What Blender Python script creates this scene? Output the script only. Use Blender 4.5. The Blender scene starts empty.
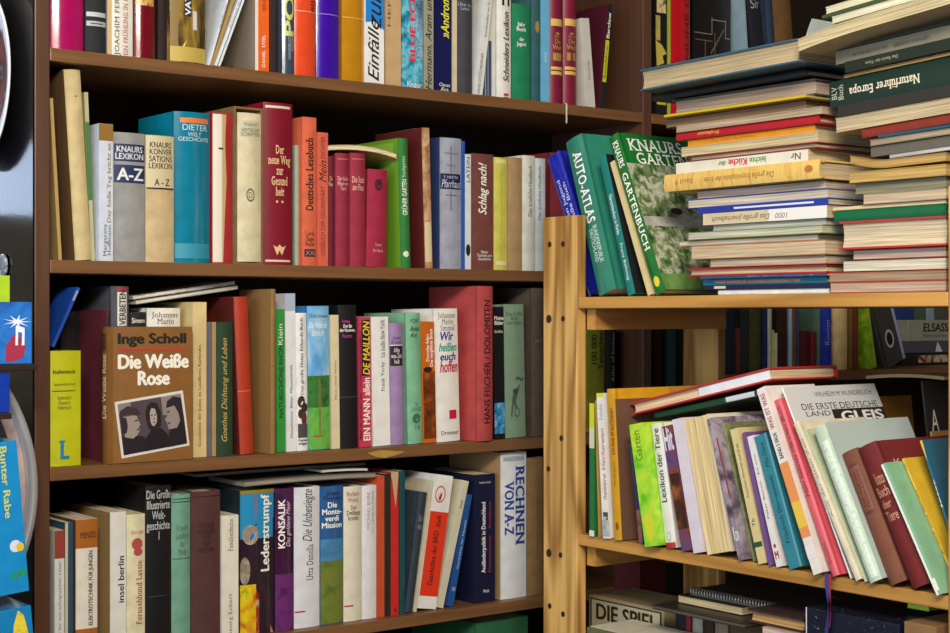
import bpy, bmesh, math, random
from mathutils import Vector, Matrix
random.seed(7)
S = bpy.context.scene
C = S.collection
F = 1551.0            # focal length in pixels of the 950x633 frame
EYE = 1.45            # camera height above the floor
HZ = 316.0
Zv = Vector((0, 0, 1))

# ------------------------------------------------------------------ materials
def dim(h, k):
    h = h.lstrip('#'); return '#'+''.join('%02x' % max(0, min(255, int(int(h[i:i+2], 16)*k))) for i in (0, 2, 4))
def lin(h):
    h = h.lstrip('#'); h = ''.join(c+c for c in h) if len(h) == 3 else h
    return tuple((c/12.92 if c <= .04045 else ((c+.055)/1.055)**2.4) for c in (int(h[i:i+2], 16)/255 for i in (0, 2, 4))) + (1,)
_m = {}
def nodes(name):
    m = bpy.data.materials.new(name); m.use_nodes = True
    nt = m.node_tree
    return m, nt, nt.nodes['Principled BSDF']
def N(nt, t, **k):
    n = nt.nodes.new(t)
    for a, v in k.items(): setattr(n, a, v)
    return n
def coords(nt, scale):
    tc = N(nt, 'ShaderNodeTexCoord'); mp = N(nt, 'ShaderNodeMapping'); mp.inputs['Scale'].default_value = scale
    nt.links.new(tc.outputs['Object'], mp.inputs[0]); return mp.outputs[0]
def vary(nt, p, col, sc, amt, vec):
    """base colour with a little worn mottling"""
    nz = N(nt, 'ShaderNodeTexNoise'); nz.inputs['Scale'].default_value = sc; nz.inputs['Detail'].default_value = 5
    nt.links.new(vec, nz.inputs['Vector'])
    r = N(nt, 'ShaderNodeMapRange'); r.inputs[1].default_value = .3; r.inputs[2].default_value = .7
    r.inputs[3].default_value = 1-amt; r.inputs[4].default_value = 1+amt
    nt.links.new(nz.outputs[0], r.inputs[0])
    mx = N(nt, 'ShaderNodeMix', data_type='RGBA', blend_type='MULTIPLY'); mx.inputs[0].default_value = 1
    mx.inputs[6].default_value = col; nt.links.new(r.outputs[0], mx.inputs[7]); nt.links.new(mx.outputs[2], p.inputs['Base Color'])
    return nz
def mat(h, fin='semi'):
    """fin: semi, gloss, cloth, print, foil"""
    k = (h, fin)
    if k in _m: return _m[k]
    m, nt, p = nodes('%s_%s' % (fin, h.strip('#')))
    v = coords(nt, (1, 1, 1))
    if fin == 'print':
        p.inputs['Base Color'].default_value = lin(h); p.inputs['Roughness'].default_value = .55
    elif fin == 'foil':
        p.inputs['Base Color'].default_value = lin(h); p.inputs['Roughness'].default_value = .35; p.inputs['Metallic'].default_value = .6
    else:
        nz = vary(nt, p, lin(h), 38, .16 if fin == 'cloth' else .09, v)
        p.inputs['Roughness'].default_value = {'semi': .42, 'gloss': .16, 'cloth': .8}[fin]
        if fin == 'gloss': p.inputs['Coat Weight'].default_value = .5; p.inputs['Coat Roughness'].default_value = .1
        bz = N(nt, 'ShaderNodeTexNoise'); bz.inputs['Scale'].default_value = {'semi': 120, 'gloss': 60, 'cloth': 900}[fin]
        nt.links.new(v, bz.inputs['Vector'])
        bp = N(nt, 'ShaderNodeBump'); bp.inputs['Strength'].default_value = {'semi': .12, 'gloss': .1, 'cloth': .35}[fin]; bp.inputs['Distance'].default_value = .001
        nt.links.new(bz.outputs[0], bp.inputs['Height']); nt.links.new(bp.outputs[0], p.inputs['Normal'])
    _m[k] = m; return m
def mpages(h):
    """edges of a page block: fine leaves across the thickness (local x)"""
    k = (h, 'pages')
    if k in _m: return _m[k]
    m, nt, p = nodes('paper_edges_' + h.strip('#'))
    v = coords(nt, (520, 9, 9))
    nz = vary(nt, p, lin(h), 1, .38, v); p.inputs['Roughness'].default_value = .85
    bp = N(nt, 'ShaderNodeBump'); bp.inputs['Strength'].default_value = .5; bp.inputs['Distance'].default_value = .0006
    nt.links.new(nz.outputs[0], bp.inputs['Height']); nt.links.new(bp.outputs[0], p.inputs['Normal'])
    _m[k] = m; return m
def mphoto(*cols, sc=30, st=(1, 1, 1), gloss=.35):
    """printed picture: blotches of several inks"""
    k = ('photo', cols, sc, st)
    if k in _m: return _m[k]
    m, nt, p = nodes('printed_picture')
    v = coords(nt, st)
    nz = N(nt, 'ShaderNodeTexNoise'); nz.inputs['Scale'].default_value = sc; nz.inputs['Detail'].default_value = 9; nz.inputs['Roughness'].default_value = .62; nz.inputs['Distortion'].default_value = .45
    nt.links.new(v, nz.inputs['Vector'])
    cr = N(nt, 'ShaderNodeValToRGB'); e = cr.color_ramp.elements
    n = len(cols)
    for i, c in enumerate(cols):
        pos = .3 + .4*i/max(1, n-1)
        if i < 2: e[i].position = pos
        else: e.new(pos)
    for i, c in enumerate(cols): e[i].color = lin(c)
    nt.links.new(nz.outputs[0], cr.inputs[0]); nt.links.new(cr.outputs[0], p.inputs['Base Color'])
    p.inputs['Roughness'].default_value = gloss
    _m[k] = m; return m
def mwood(name, c1, c2, axis, rough, lines=26, amt=.5, along=.045, rings=34):
    """long-grained wood: growth rings cut lengthwise (axis 0 x, 1 y, 2 z), wandering lines and fine fibres"""
    m, nt, p = nodes(name)
    k = [lines]*3; k[axis] = lines*along
    v = coords(nt, tuple(k))
    f = [160]*3; f[axis] = 5
    v2 = coords(nt, tuple(f))
    n1 = N(nt, 'ShaderNodeTexNoise'); n1.inputs['Scale'].default_value = .9; n1.inputs['Detail'].default_value = 2; nt.links.new(v, n1.inputs['Vector'])
    mu = N(nt, 'ShaderNodeMath', operation='MULTIPLY'); mu.inputs[1].default_value = rings; nt.links.new(n1.outputs[0], mu.inputs[0])
    sn = N(nt, 'ShaderNodeMath', operation='SINE'); nt.links.new(mu.outputs[0], sn.inputs[0])
    r1 = N(nt, 'ShaderNodeMapRange'); r1.inputs[1].default_value = -1; r1.inputs[2].default_value = 1; r1.inputs[3].default_value = 1-amt; nt.links.new(sn.outputs[0], r1.inputs[0])
    pw = N(nt, 'ShaderNodeMath', operation='POWER'); pw.inputs[1].default_value = .45; nt.links.new(r1.outputs[0], pw.inputs[0])
    n2 = N(nt, 'ShaderNodeTexNoise'); n2.inputs['Scale'].default_value = 1; n2.inputs['Detail'].default_value = 3; nt.links.new(v2, n2.inputs['Vector'])
    ad = N(nt, 'ShaderNodeMath', operation='MULTIPLY_ADD'); ad.inputs[1].default_value = .45; nt.links.new(n2.outputs[0], ad.inputs[0]); nt.links.new(pw.outputs[0], ad.inputs[2])
    sb = N(nt, 'ShaderNodeMath', operation='SUBTRACT'); sb.inputs[1].default_value = .28; nt.links.new(ad.outputs[0], sb.inputs[0])
    cr = N(nt, 'ShaderNodeValToRGB'); cr.color_ramp.elements[0].position = .35; cr.color_ramp.elements[1].position = .95
    cr.color_ramp.elements[0].color = lin(c1); cr.color_ramp.elements[1].color = lin(c2)
    nt.links.new(sb.outputs[0], cr.inputs[0]); nt.links.new(cr.outputs[0], p.inputs['Base Color'])
    p.inputs['Roughness'].default_value = rough
    bp = N(nt, 'ShaderNodeBump'); bp.inputs['Strength'].default_value = .12; bp.inputs['Distance'].default_value = .001
    nt.links.new(n2.outputs[0], bp.inputs['Height']); nt.links.new(bp.outputs[0], p.inputs['Normal'])
    return m

# ------------------------------------------------------------------ frames: a place's own axes (along the row, into the shelf, up)
class Fr:
    def __init__(s, X, Y, ang):
        a = math.radians(ang)
        s.o = Vector((X, Y, 0)); s.ex = Vector((math.cos(a), math.sin(a), 0)); s.ey = Vector((-math.sin(a), math.cos(a), 0))
    def pt(s, q, d, z): return s.o + s.ex*q + s.ey*d + Zv*(z+EYE)
    def q(s, px, d=0):
        """where along the row the sight line of picture column px meets the plane d behind the front"""
        k = (px-475)/F; b = s.o + s.ey*d
        return (k*b.y - b.x)/(s.ex.x - k*s.ex.y)
    def Y(s, q, d=0): return (s.o + s.ex*q + s.ey*d).y
    def z(s, py, q, d=0): return (HZ-py)/F*s.Y(q, d)
    def py(s, z, q, d=0): return HZ - F*z/s.Y(q, d)
D = Fr(-.603, 2.2, 37.5)       # dark bookcases
P = Fr(.175, 2.36, -52.5)      # pine shelving, at a right angle to them

# ------------------------------------------------------------------ objects
def link(name, verts, faces, m, parent=None, mx=None, smooth=False):
    me = bpy.data.meshes.new(name); me.from_pydata([tuple(v) for v in verts], [], faces); me.update()
    me.materials.append(m)
    if smooth:
        for p in me.polygons: p.use_smooth = True
    o = bpy.data.objects.new(name, me); C.objects.link(o)
    if parent: o.parent = parent
    if mx is not None: o.matrix_world = mx
    return o
def empty(name, mx, label=None, cat=None, group=None):
    o = bpy.data.objects.new(name, None); o.empty_display_size = .02; C.objects.link(o); o.matrix_world = mx
    return tag(o, label, cat, group)
def tag(o, label=None, cat=None, group=None, kind=None):
    for k, v in (('label', label), ('category', cat), ('group', group), ('kind', kind)):
        if v: o[k] = v
    return o
def mxf(x, y, z, o):
    return Matrix(((x.x, y.x, z.x, o.x), (x.y, y.y, z.y, o.y), (x.z, y.z, z.z, o.z), (0, 0, 0, 1)))
BF = [(0, 1, 3, 2), (4, 6, 7, 5), (0, 4, 5, 1), (2, 3, 7, 6), (0, 2, 6, 4), (1, 5, 7, 3)]
def boxv(x0, x1, y0, y1, z0, z1): return [(x, y, z) for x in (x0, x1) for y in (y0, y1) for z in (z0, z1)]
def box(name, dims, m, parent=None, mx=None, bev=0):
    o = link(name, boxv(*dims), BF, m, parent, mx)
    if bev:
        b = o.modifiers.new('edge', 'BEVEL'); b.width = bev; b.segments = 2; b.limit_method = 'ANGLE'
    return o

# ------------------------------------------------------------------ printing on covers
def T(s, u0, u1, a, b, col='#f0ece0', md='u', face='s', sh=0, bold=0, foil=False, sf=0): return ('t', s, u0, u1, a, b, col, md, face, sh, (bold, sf), foil)
def Bd(u0, u1, a, b, col, face='s', name='title_band'): return ('r', u0, u1, a, b, col, face, name)
def Po(pts, col, face='s', name='picture'): return ('p', pts, col, face, name)
def El(cx, cy, rx, ry, col, face='s', name='emblem', n=20):
    return ('p', [(cx+rx*math.cos(i*2*math.pi/n), cy+ry*math.sin(i*2*math.pi/n)) for i in range(n)], col, face, name)
_tc = {}
def textmesh(s, sh, bold):
    k = (s, sh, bold)
    if k not in _tc:
        bold, sf = bold
        cu = bpy.data.curves.new('t', 'FONT'); cu.body = s; cu.resolution_u = 3; cu.align_x = 'CENTER'; cu.space_line = .85
        if sf: cu.space_character = 1.08
        ob = bpy.data.objects.new('t', cu)
        me = bpy.data.meshes.new_from_object(ob)
        bm = bmesh.new(); bm.from_mesh(me)
        bpy.data.objects.remove(ob); bpy.data.curves.remove(cu); bpy.data.meshes.remove(me)
        if sf:         # bracket the ends of upright strokes with small feet
            bmesh.ops.remove_doubles(bm, verts=bm.verts, dist=1e-5)
            feet = []
            for e in bm.edges:
                a, b = e.verts[0].co, e.verts[1].co
                if len(e.link_faces) == 1 and abs(a.y-b.y) < .004 and .05 < abs(a.x-b.x) < .2:
                    c = e.link_faces[0].calc_center_median(); feet.append((min(a.x, b.x), max(a.x, b.x), a.y, 1 if c.y > a.y else -1))
            for x0, x1, y, d in feet:
                w = .075; q = [(x0-w, y), (x1+w, y), (x1+w, y+.028*d), (x1, y+.07*d), (x0, y+.07*d), (x0-w, y+.028*d)]
                bm.faces.new([bm.verts.new((px, py, .05)) for px, py in q])
        xs = [v.co.x for v in bm.verts]; ys = [v.co.y for v in bm.verts]
        for ax, lo, hi in ((0, min(xs), max(xs)), (1, min(ys), max(ys))):      # cut small so that print follows a rounded spine
            n = 8
            for i in range(1, n):
                co = Vector((0, 0, 0)); co[ax] = lo+(hi-lo)*i/n; no = Vector((0, 0, 0)); no[ax] = 1
                bmesh.ops.bisect_plane(bm, geom=bm.verts[:]+bm.edges[:]+bm.faces[:], dist=1e-6, plane_co=co, plane_no=no)
        bm.verts.index_update()
        vs = [Vector((v.co.x+sh*v.co.y, v.co.y, v.co.z*10)) for v in bm.verts]; fs = [tuple(v.index for v in f.verts) for f in bm.faces]; bm.free()
        if bold:       # struck several times, a hair apart, like heavy type
            base, bf = vs, fs; vs, fs = [], []
            for j, (ox, oy) in enumerate(((-bold, 0), (bold, 0), (0, bold*.6), (0, -bold*.6), (0, 0))):
                fs += [tuple(i+len(vs) for i in f) for f in bf]; vs += [Vector((v.x+ox, v.y+oy, j+v.z*6)) for v in base]
        x0 = min(v.x for v in vs); x1 = max(v.x for v in vs); y0 = min(v.y for v in vs); y1 = max(v.y for v in vs)
        _tc[k] = ([((v.x-x0)/(x1-x0), (v.y-y0)/(y1-y0), v.z) for v in vs], fs)
    return _tc[k]

def book(mx, t, h, w, col, label, kind='h', fin=None, b=None, pages='#d9cba8', marks=(), name=None, cat='book', group=None, bend=0, curl=0, yb=None, yt=None, spinecol=None, flush=False, ribbon=None, inset=None, droop=0):
    """local frame: x thickness, y from the spine (0) to the fore edge (w), z height"""
    hard = kind == 'h'
    name = name or ('hardback_book' if hard else 'paperback_book')
    root = empty(name, mx, label, cat, group)
    th = min(.0024 if hard else .0009, t*.2)
    if b is None: b = min(.006, t*.16) if hard else 0
    b = min(b, w*.3)
    fin = fin or ('cloth' if hard else 'semi')
    nz = 20 if (bend or curl or droop) else 1
    def dx(f): return bend*4*f*(1-f) + curl*f**3 - droop*max(0, 1-f/.45)**2
    ns = 10 if b else 2
    outer, inner = [], []
    ti = t/2-th
    gro = hard and t > .012 and w > .05
    side = [(t/2, w)]
    if gro: side += [(t/2, b+.011), (t/2-.0012, b+.008), (t/2-.0012, b+.0055), (t/2, b+.002)]
    for x, y in side: outer.append((-x, y)); inner.append((-x+th, y))
    for i in range(ns+1):
        x = -t/2 + t*i/ns; r = 2*x/t
        outer.append((x, b*r*r)); inner.append((x*ti/(t/2), th+b*r*r))
    for x, y in reversed(side): outer.append((x, y)); inner.append((x-th, y))
    n = len(outer); vs, fs = [], []
    for k in range(nz+1):
        f = k/nz
        vs += [(x+dx(f), y, h*f) for x, y in outer] + [(x+dx(f), y, h*f) for x, y in inner]
    for k in range(nz):
        a0, a1 = k*2*n, (k+1)*2*n
        for i in range(n-1):
            fs.append((a0+i, a0+i+1, a1+i+1, a1+i)); fs.append((a0+n+i+1, a0+n+i, a1+n+i, a1+n+i+1))
        for i, j in ((0, n), (2*n-1, n-1)): fs.append((a0+i, a1+i, a1+j, a0+j))
    for i in range(n-1):
        fs.append((i+1, i, n+i, n+i+1)); e = nz*2*n
        fs.append((e+i, e+i+1, e+n+i+1, e+n+i))
    cm = col if not isinstance(col, str) else mat(col, fin)
    cov = link('cover', vs, fs, cm, root, mx)
    if b: 
        for p in cov.data.polygons: p.use_smooth = True
        try: cov.data.set_sharp_from_angle(angle=math.radians(40))
        except Exception: pass
    # page block
    iz = (.0032 if hard else .0006) if inset is None else inset
    iy = .004 if hard else .0006
    px_ = max(ti-.0002, .0003); vs, fs = [], []
    for k in range(nz+1):
        f = k/nz; z = iz + (h-2*iz)*f
        cc = min(.0025, w*.02) if hard else 0
        vs += [(x+dx(f), y, z) for x, y in ((-px_, th+b+.0005), (px_, th+b+.0005), (px_, w-iy), (px_*.5, w-iy-cc*.8), (0, w-iy-cc), (-px_*.5, w-iy-cc*.8), (-px_, w-iy))]
    for k in range(nz):
        for i in range(7): fs.append((k*7+i, k*7+(i+1) % 7, k*7+7+(i+1) % 7, k*7+7+i))
    fs += [tuple(range(6, -1, -1)), tuple(nz*7+i for i in range(7))]
    link('pages', vs, fs, mpages(pages), root, mx)
    # print
    def place(face, u, v, e):
        f = max(0, min(1, v))
        if face == 's':
            x = (u-.5)*t; return (x+dx(f), b*(2*x/t)**2-e, v*h)
        if face == 'r': return (t/2+e+dx(f), u*w, v*h)
        if face == 'l': return (-t/2-e+dx(f), (1-u)*w, v*h)
    def vv(a, c):
        if max(a, c) > 1.0 and yb is not None: return (yb-c)/(yb-yt), (yb-a)/(yb-yt)
        return a, c
    for i, mk in enumerate(marks):
        e = .0003 + .00008*i
        if mk[0] == 't':
            _, s, u0, u1, a, c, cl, md, face, sh, bold, foil = mk
            v0, v1 = vv(a, c); pts, fc = textmesh(s, sh, bold)
            if v0 < .012 and v1-v0 < .9: v0, v1 = .012, v1+.012-v0
            if v1 > .99 and v0 > .1: v0, v1 = v0+.99-v1, .99
            v0 = max(v0, .004); v1 = min(v1, .992)
            if md == 'h': q = [(u0+x*(u1-u0), v0+y*(v1-v0), k) for x, y, k in pts]
            elif md == 'u': q = [(u1-y*(u1-u0), v0+x*(v1-v0), k) for x, y, k in pts]
            else: q = [(u0+y*(u1-u0), v1-x*(v1-v0), k) for x, y, k in pts]
            link('lettering', [place(face, u, v, e+k*.00002) for u, v, k in q], fc, mat(cl, 'foil' if foil else 'print'), cov, mx)
        elif mk[0] == 'r':
            _, u0, u1, a, c, cl, face, nm = mk
            v0, v1 = vv(a, c); v0 = max(v0, .001); v1 = min(v1, .999); g = 10; gz = nz if nz > 1 else 1
            q = [(u0+(u1-u0)*i/g, v0+(v1-v0)*j/gz) for j in range(gz+1) for i in range(g+1)]
            fc = [(j*(g+1)+i, j*(g+1)+i+1, (j+1)*(g+1)+i+1, (j+1)*(g+1)+i) for j in range(gz) for i in range(g)]
            link(nm, [place(face, u, v, e) for u, v in q], fc, mat(cl, 'print') if isinstance(cl, str) else cl, cov, mx)
        else:
            _, pts, cl, face, nm = mk
            if yb is not None: pts = [(u, max(.002, (yb-v)/(yb-yt)) if v > 1.5 else v) for u, v in pts]
            link(nm, [place(face, u, v, e) for u, v in pts], [tuple(range(len(pts)))], mat(cl, 'print') if isinstance(cl, str) else cl, cov, mx)
    if ribbon:
        link('ribbon_bookmark', [Vector(v) for v in ribbon[0]], ribbon[1], mat(ribbon[2], 'cloth'), cov, mx)
    return root

# ------------------------------------------------------------------ rows of standing books
def corners(s0, t, z, phi, h):
    bl = (s0, z + (t*math.sin(phi) if phi > 0 else 0))
    ax = (math.cos(phi), -math.sin(phi)); up = (math.sin(phi), math.cos(phi))
    br = (bl[0]+ax[0]*t, bl[1]+ax[1]*t)
    return [bl, br, (br[0]+up[0]*h, br[1]+up[1]*h), (bl[0]+up[0]*h, bl[1]+up[1]*h)]
def hits(A, B):
    for Q in (A, B):
        for i in range(4):
            ex, ez = Q[(i+1) % 4][0]-Q[i][0], Q[(i+1) % 4][1]-Q[i][1]
            n = (-ez, ex); l = math.hypot(*n) or 1
            pa = [(p[0]*n[0]+p[1]*n[1])/l for p in A]; pb = [(p[0]*n[0]+p[1]*n[1])/l for p in B]
            if max(pa)+.0006 <= min(pb) or max(pb)+.0006 <= min(pa): return False
    return True
class Row:
    def __init__(s, fr, z, where, group, d=.018, w=.13):
        s.fr, s.z, s.where, s.group, s.d, s.w, s.done = fr, z+.0005, where, group, d, w, []
    def __call__(s, x0, x1, ytop, col, label, xt=None, d=None, w=None, marks=(), fore=False, z=None, **k):
        d = s.d if d is None else d; w = s.w if w is None else w; fr = s.fr; zz = s.z if z is None else z
        a, c = fr.q(x0, d), fr.q(x1, d); at = fr.q(x0 if xt is None else xt, d)
        zt = fr.z(ytop, at, d); sh = at-a
        for _ in range(300):
            phi = math.atan2(sh, zt-zz); t = (c-a)*math.cos(phi)
            if t < .0035: c = a + .0035/math.cos(phi); t = .0035
            h = (zt-zz-(t*math.sin(phi) if phi > 0 else 0))/math.cos(phi)
            Q = corners(a, t, zz, phi, h)
            if not any(hits(Q, o[0]) and d < o[1]+o[2] and o[1] < d+w for o in s.done): break
            a += .0003
        s.done.append((Q, d, w))
        lx = fr.ex*math.cos(phi)-Zv*math.sin(phi); lz = fr.ex*math.sin(phi)+Zv*math.cos(phi)
        o = fr.pt(Q[0][0], d, Q[0][1]) + lx*(t/2)
        yb, yt = fr.py(zz, a, d), ytop
        if fore: mx = mxf(-lx, -fr.ey, lz, o+fr.ey*w)
        else: mx = mxf(lx, fr.ey, lz, o)
        return book(mx, t-.0002, h, w, col, label+s.where, marks=marks, group=s.group, yb=yb, yt=yt, **k)

# ------------------------------------------------------------------ stacks of lying books
class Stack:
    def __init__(s, fr, z, where, group, d=.03, w=.2):
        s.fr, s.z, s.where, s.group, s.d, s.w, s.tilt, s.q0 = fr, z+.0005, where, group, d, w, 0, 0
    def __call__(s, xl, xr, yt, col, label, side='f', flip=True, d=None, w=None, tilt=None, t=None, marks=(), yaw=0, **k):
        """side f: fore edge towards the room, s: spine towards the room; flip: spine writing upside down"""
        fr = s.fr; d = s.d+random.uniform(-.006, .012) if d is None else d; w = s.w if w is None else w
        ql, qr = fr.q(xl, d), fr.q(xr, d)
        if tilt is not None:
            s.z += math.tan(s.tilt)*(ql-s.q0); s.tilt = math.radians(tilt); s.q0 = ql
        zb = s.z + math.tan(s.tilt)*(ql-s.q0)
        if t is None: t = max(.0035, fr.z(yt, ql, d)-zb)
        ct, st = math.cos(s.tilt), math.sin(s.tilt)
        ex = fr.ex*ct+Zv*st; up = -fr.ex*st+Zv*ct; ey = fr.ey
        if yaw:
            a = math.radians(yaw); ex, ey = ex*math.cos(a)+ey*math.sin(a), ey*math.cos(a)-ex*math.sin(a)
        h = qr-ql; o = fr.pt(ql, d, zb)+up*(t/2)
        if side == 'f': mx = mxf(up, -ey, ex, o+ey*w)
        elif flip: mx = mxf(up, ey, -ex, o+ex*h)
        else: mx = mxf(-up, ey, ex, o)
        s.z += t+.0004
        k['pages'] = dim(k.get('pages', '#d2bd92'), .86)
        return book(mx, t-.0002, h, w, col, label+s.where, marks=marks, group=s.group, **k)

# ------------------------------------------------------------------ the room
m_plaster = mat('#7d7566', 'cloth'); m_floor = mwood('floor_boards', '#2a1c10', '#5a3c24', 1, .4)
def slabq(name, q0, q1, d0, d1, z0, z1, m):
    o = box(name, (q0, q1, d0, d1, z0+0, z1+0), m, None, mxf(D.ex, D.ey, Zv, D.o)); o['kind'] = 'structure'; return o
QL, QR, DF, DB, CE = -2.2, 3.0, -3.9, .36, 2.75
slabq('floor', QL-.1, QR+.1, DF-.1, DB+.1, -.1, 0, m_floor)
slabq('ceiling', QL-.1, QR+.1, DF-.1, DB+.1, CE, CE+.1, m_plaster)
slabq('wall_back', QL-.1, QR+.1, DB, DB+.1, 0, CE, m_plaster)
# unseen glowing panel added to put a cool glint on the bookcase's outer end
mw, ntw, pw_ = nodes('glint_glow'); pw_.inputs['Base Color'].default_value = (.2, .25, .35, 1); pw_.inputs['Emission Color'].default_value = (.6, .75, 1, 1); pw_.inputs['Emission Strength'].default_value = 4
slabq('glint_panel', -.42, -.05, DB-.012, DB-.001, EYE+.165, EYE+.285, mw)
slabq('wall_front', QL-.1, QR+.1, DF-.1, DF, 0, CE, m_plaster)
slabq('wall_right', QR, QR+.1, DF, DB, 0, CE, m_plaster)
# wall with the daylight window, to the left of the camera
WD0, WD1, WZ0, WZ1 = -2.6, -.1, 1.0, 2.4
slabq('wall_left', QL-.1, QL, DF, WD0, 0, CE, m_plaster)
slabq('wall_left', QL-.1, QL, WD1, DB, 0, CE, m_plaster)
slabq('wall_left', QL-.1, QL, WD0, WD1, 0, WZ0, m_plaster)
slabq('wall_left', QL-.1, QL, WD0, WD1, WZ1, CE, m_plaster)
wf = slabq('window_1', QL-.09, QL-.02, WD0, WD0+.06, WZ0, WZ1, mat('#d8d6cf', 'semi'))
for a in ((WD1-.06, WD1, WZ0, WZ1), (WD0, WD1, WZ0, WZ0+.06), (WD0, WD1, WZ1-.06, WZ1), ((WD0+WD1)/2-.03, (WD0+WD1)/2+.03, WZ0, WZ1)):
    f = box('window_frame', (QL-.09, QL-.02, *a), mat('#d8d6cf', 'semi'), wf, mxf(D.ex, D.ey, Zv, D.o))

# ------------------------------------------------------------------ dark bookcases
m_dark = mwood('dark_stained_board', '#4a301c', '#7a5432', 0, .42, amt=.3)
m_darkv = mwood('dark_stained_upright', '#352018', '#5a3a2a', 2, .42, amt=.3)
m_back = mwood('dark_back_panel', '#120b08', '#22150e', 2, .6)
m_side = mat('#04050c', 'semi'); m_side.node_tree.nodes['Principled BSDF'].inputs['Roughness'].default_value = .14; m_side.node_tree.nodes['Principled BSDF'].inputs['Specular IOR Level'].default_value = .3
ZS = [.690, .383, .080, -.2156, -.4986, -.79, -1.09, -1.38]
TH = .019
def case(q0, q1, zs, name, label, depth=.27, side=None, lefts=(-.022,)):
    mx = mxf(D.ex, D.ey, Zv, D.pt(q0, 0, -EYE))
    r = empty(name, mx, label, 'bookcase')
    L = q1-q0
    for x0 in (*lefts, L):
        box('side_panel', (x0, x0+.022, 0, depth, .0, EYE+ZS[0]+.3), m_darkv, r, mx, .0015)
    if side: box('side_facing', (-.024, -.0222, .003, depth, .0, EYE+ZS[0]+.3), side, r, mx)
    for z in zs: box('shelf', (.0003, L-.0003, .0, depth-.008, EYE+z-TH, EYE+z), m_dark, r, mx, .0015)
    box('back_panel', (0.0003, L-.0003, depth-.006, depth, .02, EYE+ZS[0]+.28), m_back, r, mx)
    return r
QE = 1.157
ZS[1] = .381
case(0, QE, ZS, 'bookcase', 'tall dark-stained wooden bookcase packed with four visible rows of books', side=m_side)
Q2 = QE+.0225; Q3 = D.q(709, .02); ZF = -.115
far = case(Q2, Q2+1.25, [.84, ZS[1], -.45, -.79, -1.09, -1.38], 'bookcase', 'second dark bookcase seen through and above the pine shelving unit', lefts=())
fx = far.matrix_world.copy()
box('partition', (Q3-Q2-.018, Q3-Q2, 0, .262, EYE-.4498, EYE+ZS[1]-TH-.0003), m_darkv, far, fx)
box('shelf', (.0003, Q3-Q2-.0183, 0, .262, EYE+ZS[3]-TH, EYE+ZS[3]), m_dark, far, fx)
vn = link('torn_veneer', [(D.q(x, 0), yy, EYE+D.z(y, D.q(x, 0), 0)) for yy in (-.0014, -.0003) for x, y in ((367, 453), (380, 450), (397, 451), (405, 451.5), (396, 455), (384, 458), (374, 456.5))], [tuple(range(7)), tuple(range(13, 6, -1))]+[(i, 7+i, 7+(i+1) % 7, (i+1) % 7) for i in range(7)], mat('#a88a48', 'semi'), bpy.data.objects['bookcase'], mxf(D.ex, D.ey, Zv, D.pt(0, 0, -EYE)))
box('shelf', (Q3-Q2+.0003, 1.2497, 0, .262, EYE+ZF-TH, EYE+ZF), m_dark, far, fx)

# ------------------------------------------------------------------ pine shelving unit
m_pine = mwood('pine_upright', '#8a5e28', '#d0a45e', 2, .42, lines=13, amt=.8, along=.09, rings=52)
m_pineb = mwood('pine_board', '#7d5420', '#c08c44', 0, .42, lines=15, amt=.6, along=.04, rings=40)
m_pines = mwood('pine_rail', '#8a5a24', '#c08a44', 1, .5, lines=17)
PD, PL = .31, .640
pm = mxf(P.ex, P.ey, Zv, P.pt(0, 0, -EYE))
pine = empty('shelving_unit', pm, 'pale knotty pine shelving unit set crosswise in front of the dark bookcase', 'shelving unit')
PT = .1555
posts = [(-.111, -.030, 0), (-.111, -.030, PD), (PL, PL+.081, 0), (PL, PL+.081, PD)]
for a, c, d in posts: box('post', (a, c, d, d+.019, 0, EYE+PT), m_pine, pine, pm, .002)
for x, z in ((-.094, .1125), (-.062, .112), (-.096, -.0045), (-.062, -.004), (-.096, -.372), (-.068, -.372), (-.097, -.24), (-.066, -.19), (-.094, -.455), (-.062, -.463)):
    n = 10; r = .0038 if z not in (-.0045, -.372) or x > -.07 else .0056
    vs = [(x+r*math.cos(i*6.283/n), yy, EYE+z+r*1.15*math.sin(i*6.283/n)) for yy in (-.0015, .004) for i in range(n)]
    fs = [(i, (i+1) % n, n+(i+1) % n, n+i) for i in range(n)] + [tuple(range(n-1, -1, -1)), tuple(range(n, 2*n))]
    link('shelf_peg', vs, fs, mat('#2a1c12', 'semi'), pine, pm)
PZ1, PZ2, PZ3 = .029, -.3346, -.520
for z in (PZ1, PZ2, PZ3):
    pl = [(-.0295, .002), (PL-.0005, .002), (PL-.0005, .0196), (PL+.079, .0196), (PL+.079, PD-.0006), (PL-.0005, PD-.0006), (PL-.0005, PD+.018), (-.0295, PD+.018)]
    n = len(pl); vs = [(x, y, EYE+zz) for zz in (z-.0175, z) for x, y in pl]
    o = link('shelf', vs, [tuple(range(n-1, -1, -1)), tuple(range(n, 2*n))]+[(i, (i+1) % n, n+(i+1) % n, n+i) for i in range(n)], m_pineb, pine, pm)
    b = o.modifiers.new('edge', 'BEVEL'); b.width = .0015; b.segments = 2; b.limit_method = 'ANGLE'
for z in (PZ1, PZ2, PZ3):
    for x in (-.0295, PL+.0585): box('shelf_support', (x, x+.02, .02, PD-.002, EYE+z-.05, EYE+z-.0178), m_pines, pine, pm)

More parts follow.
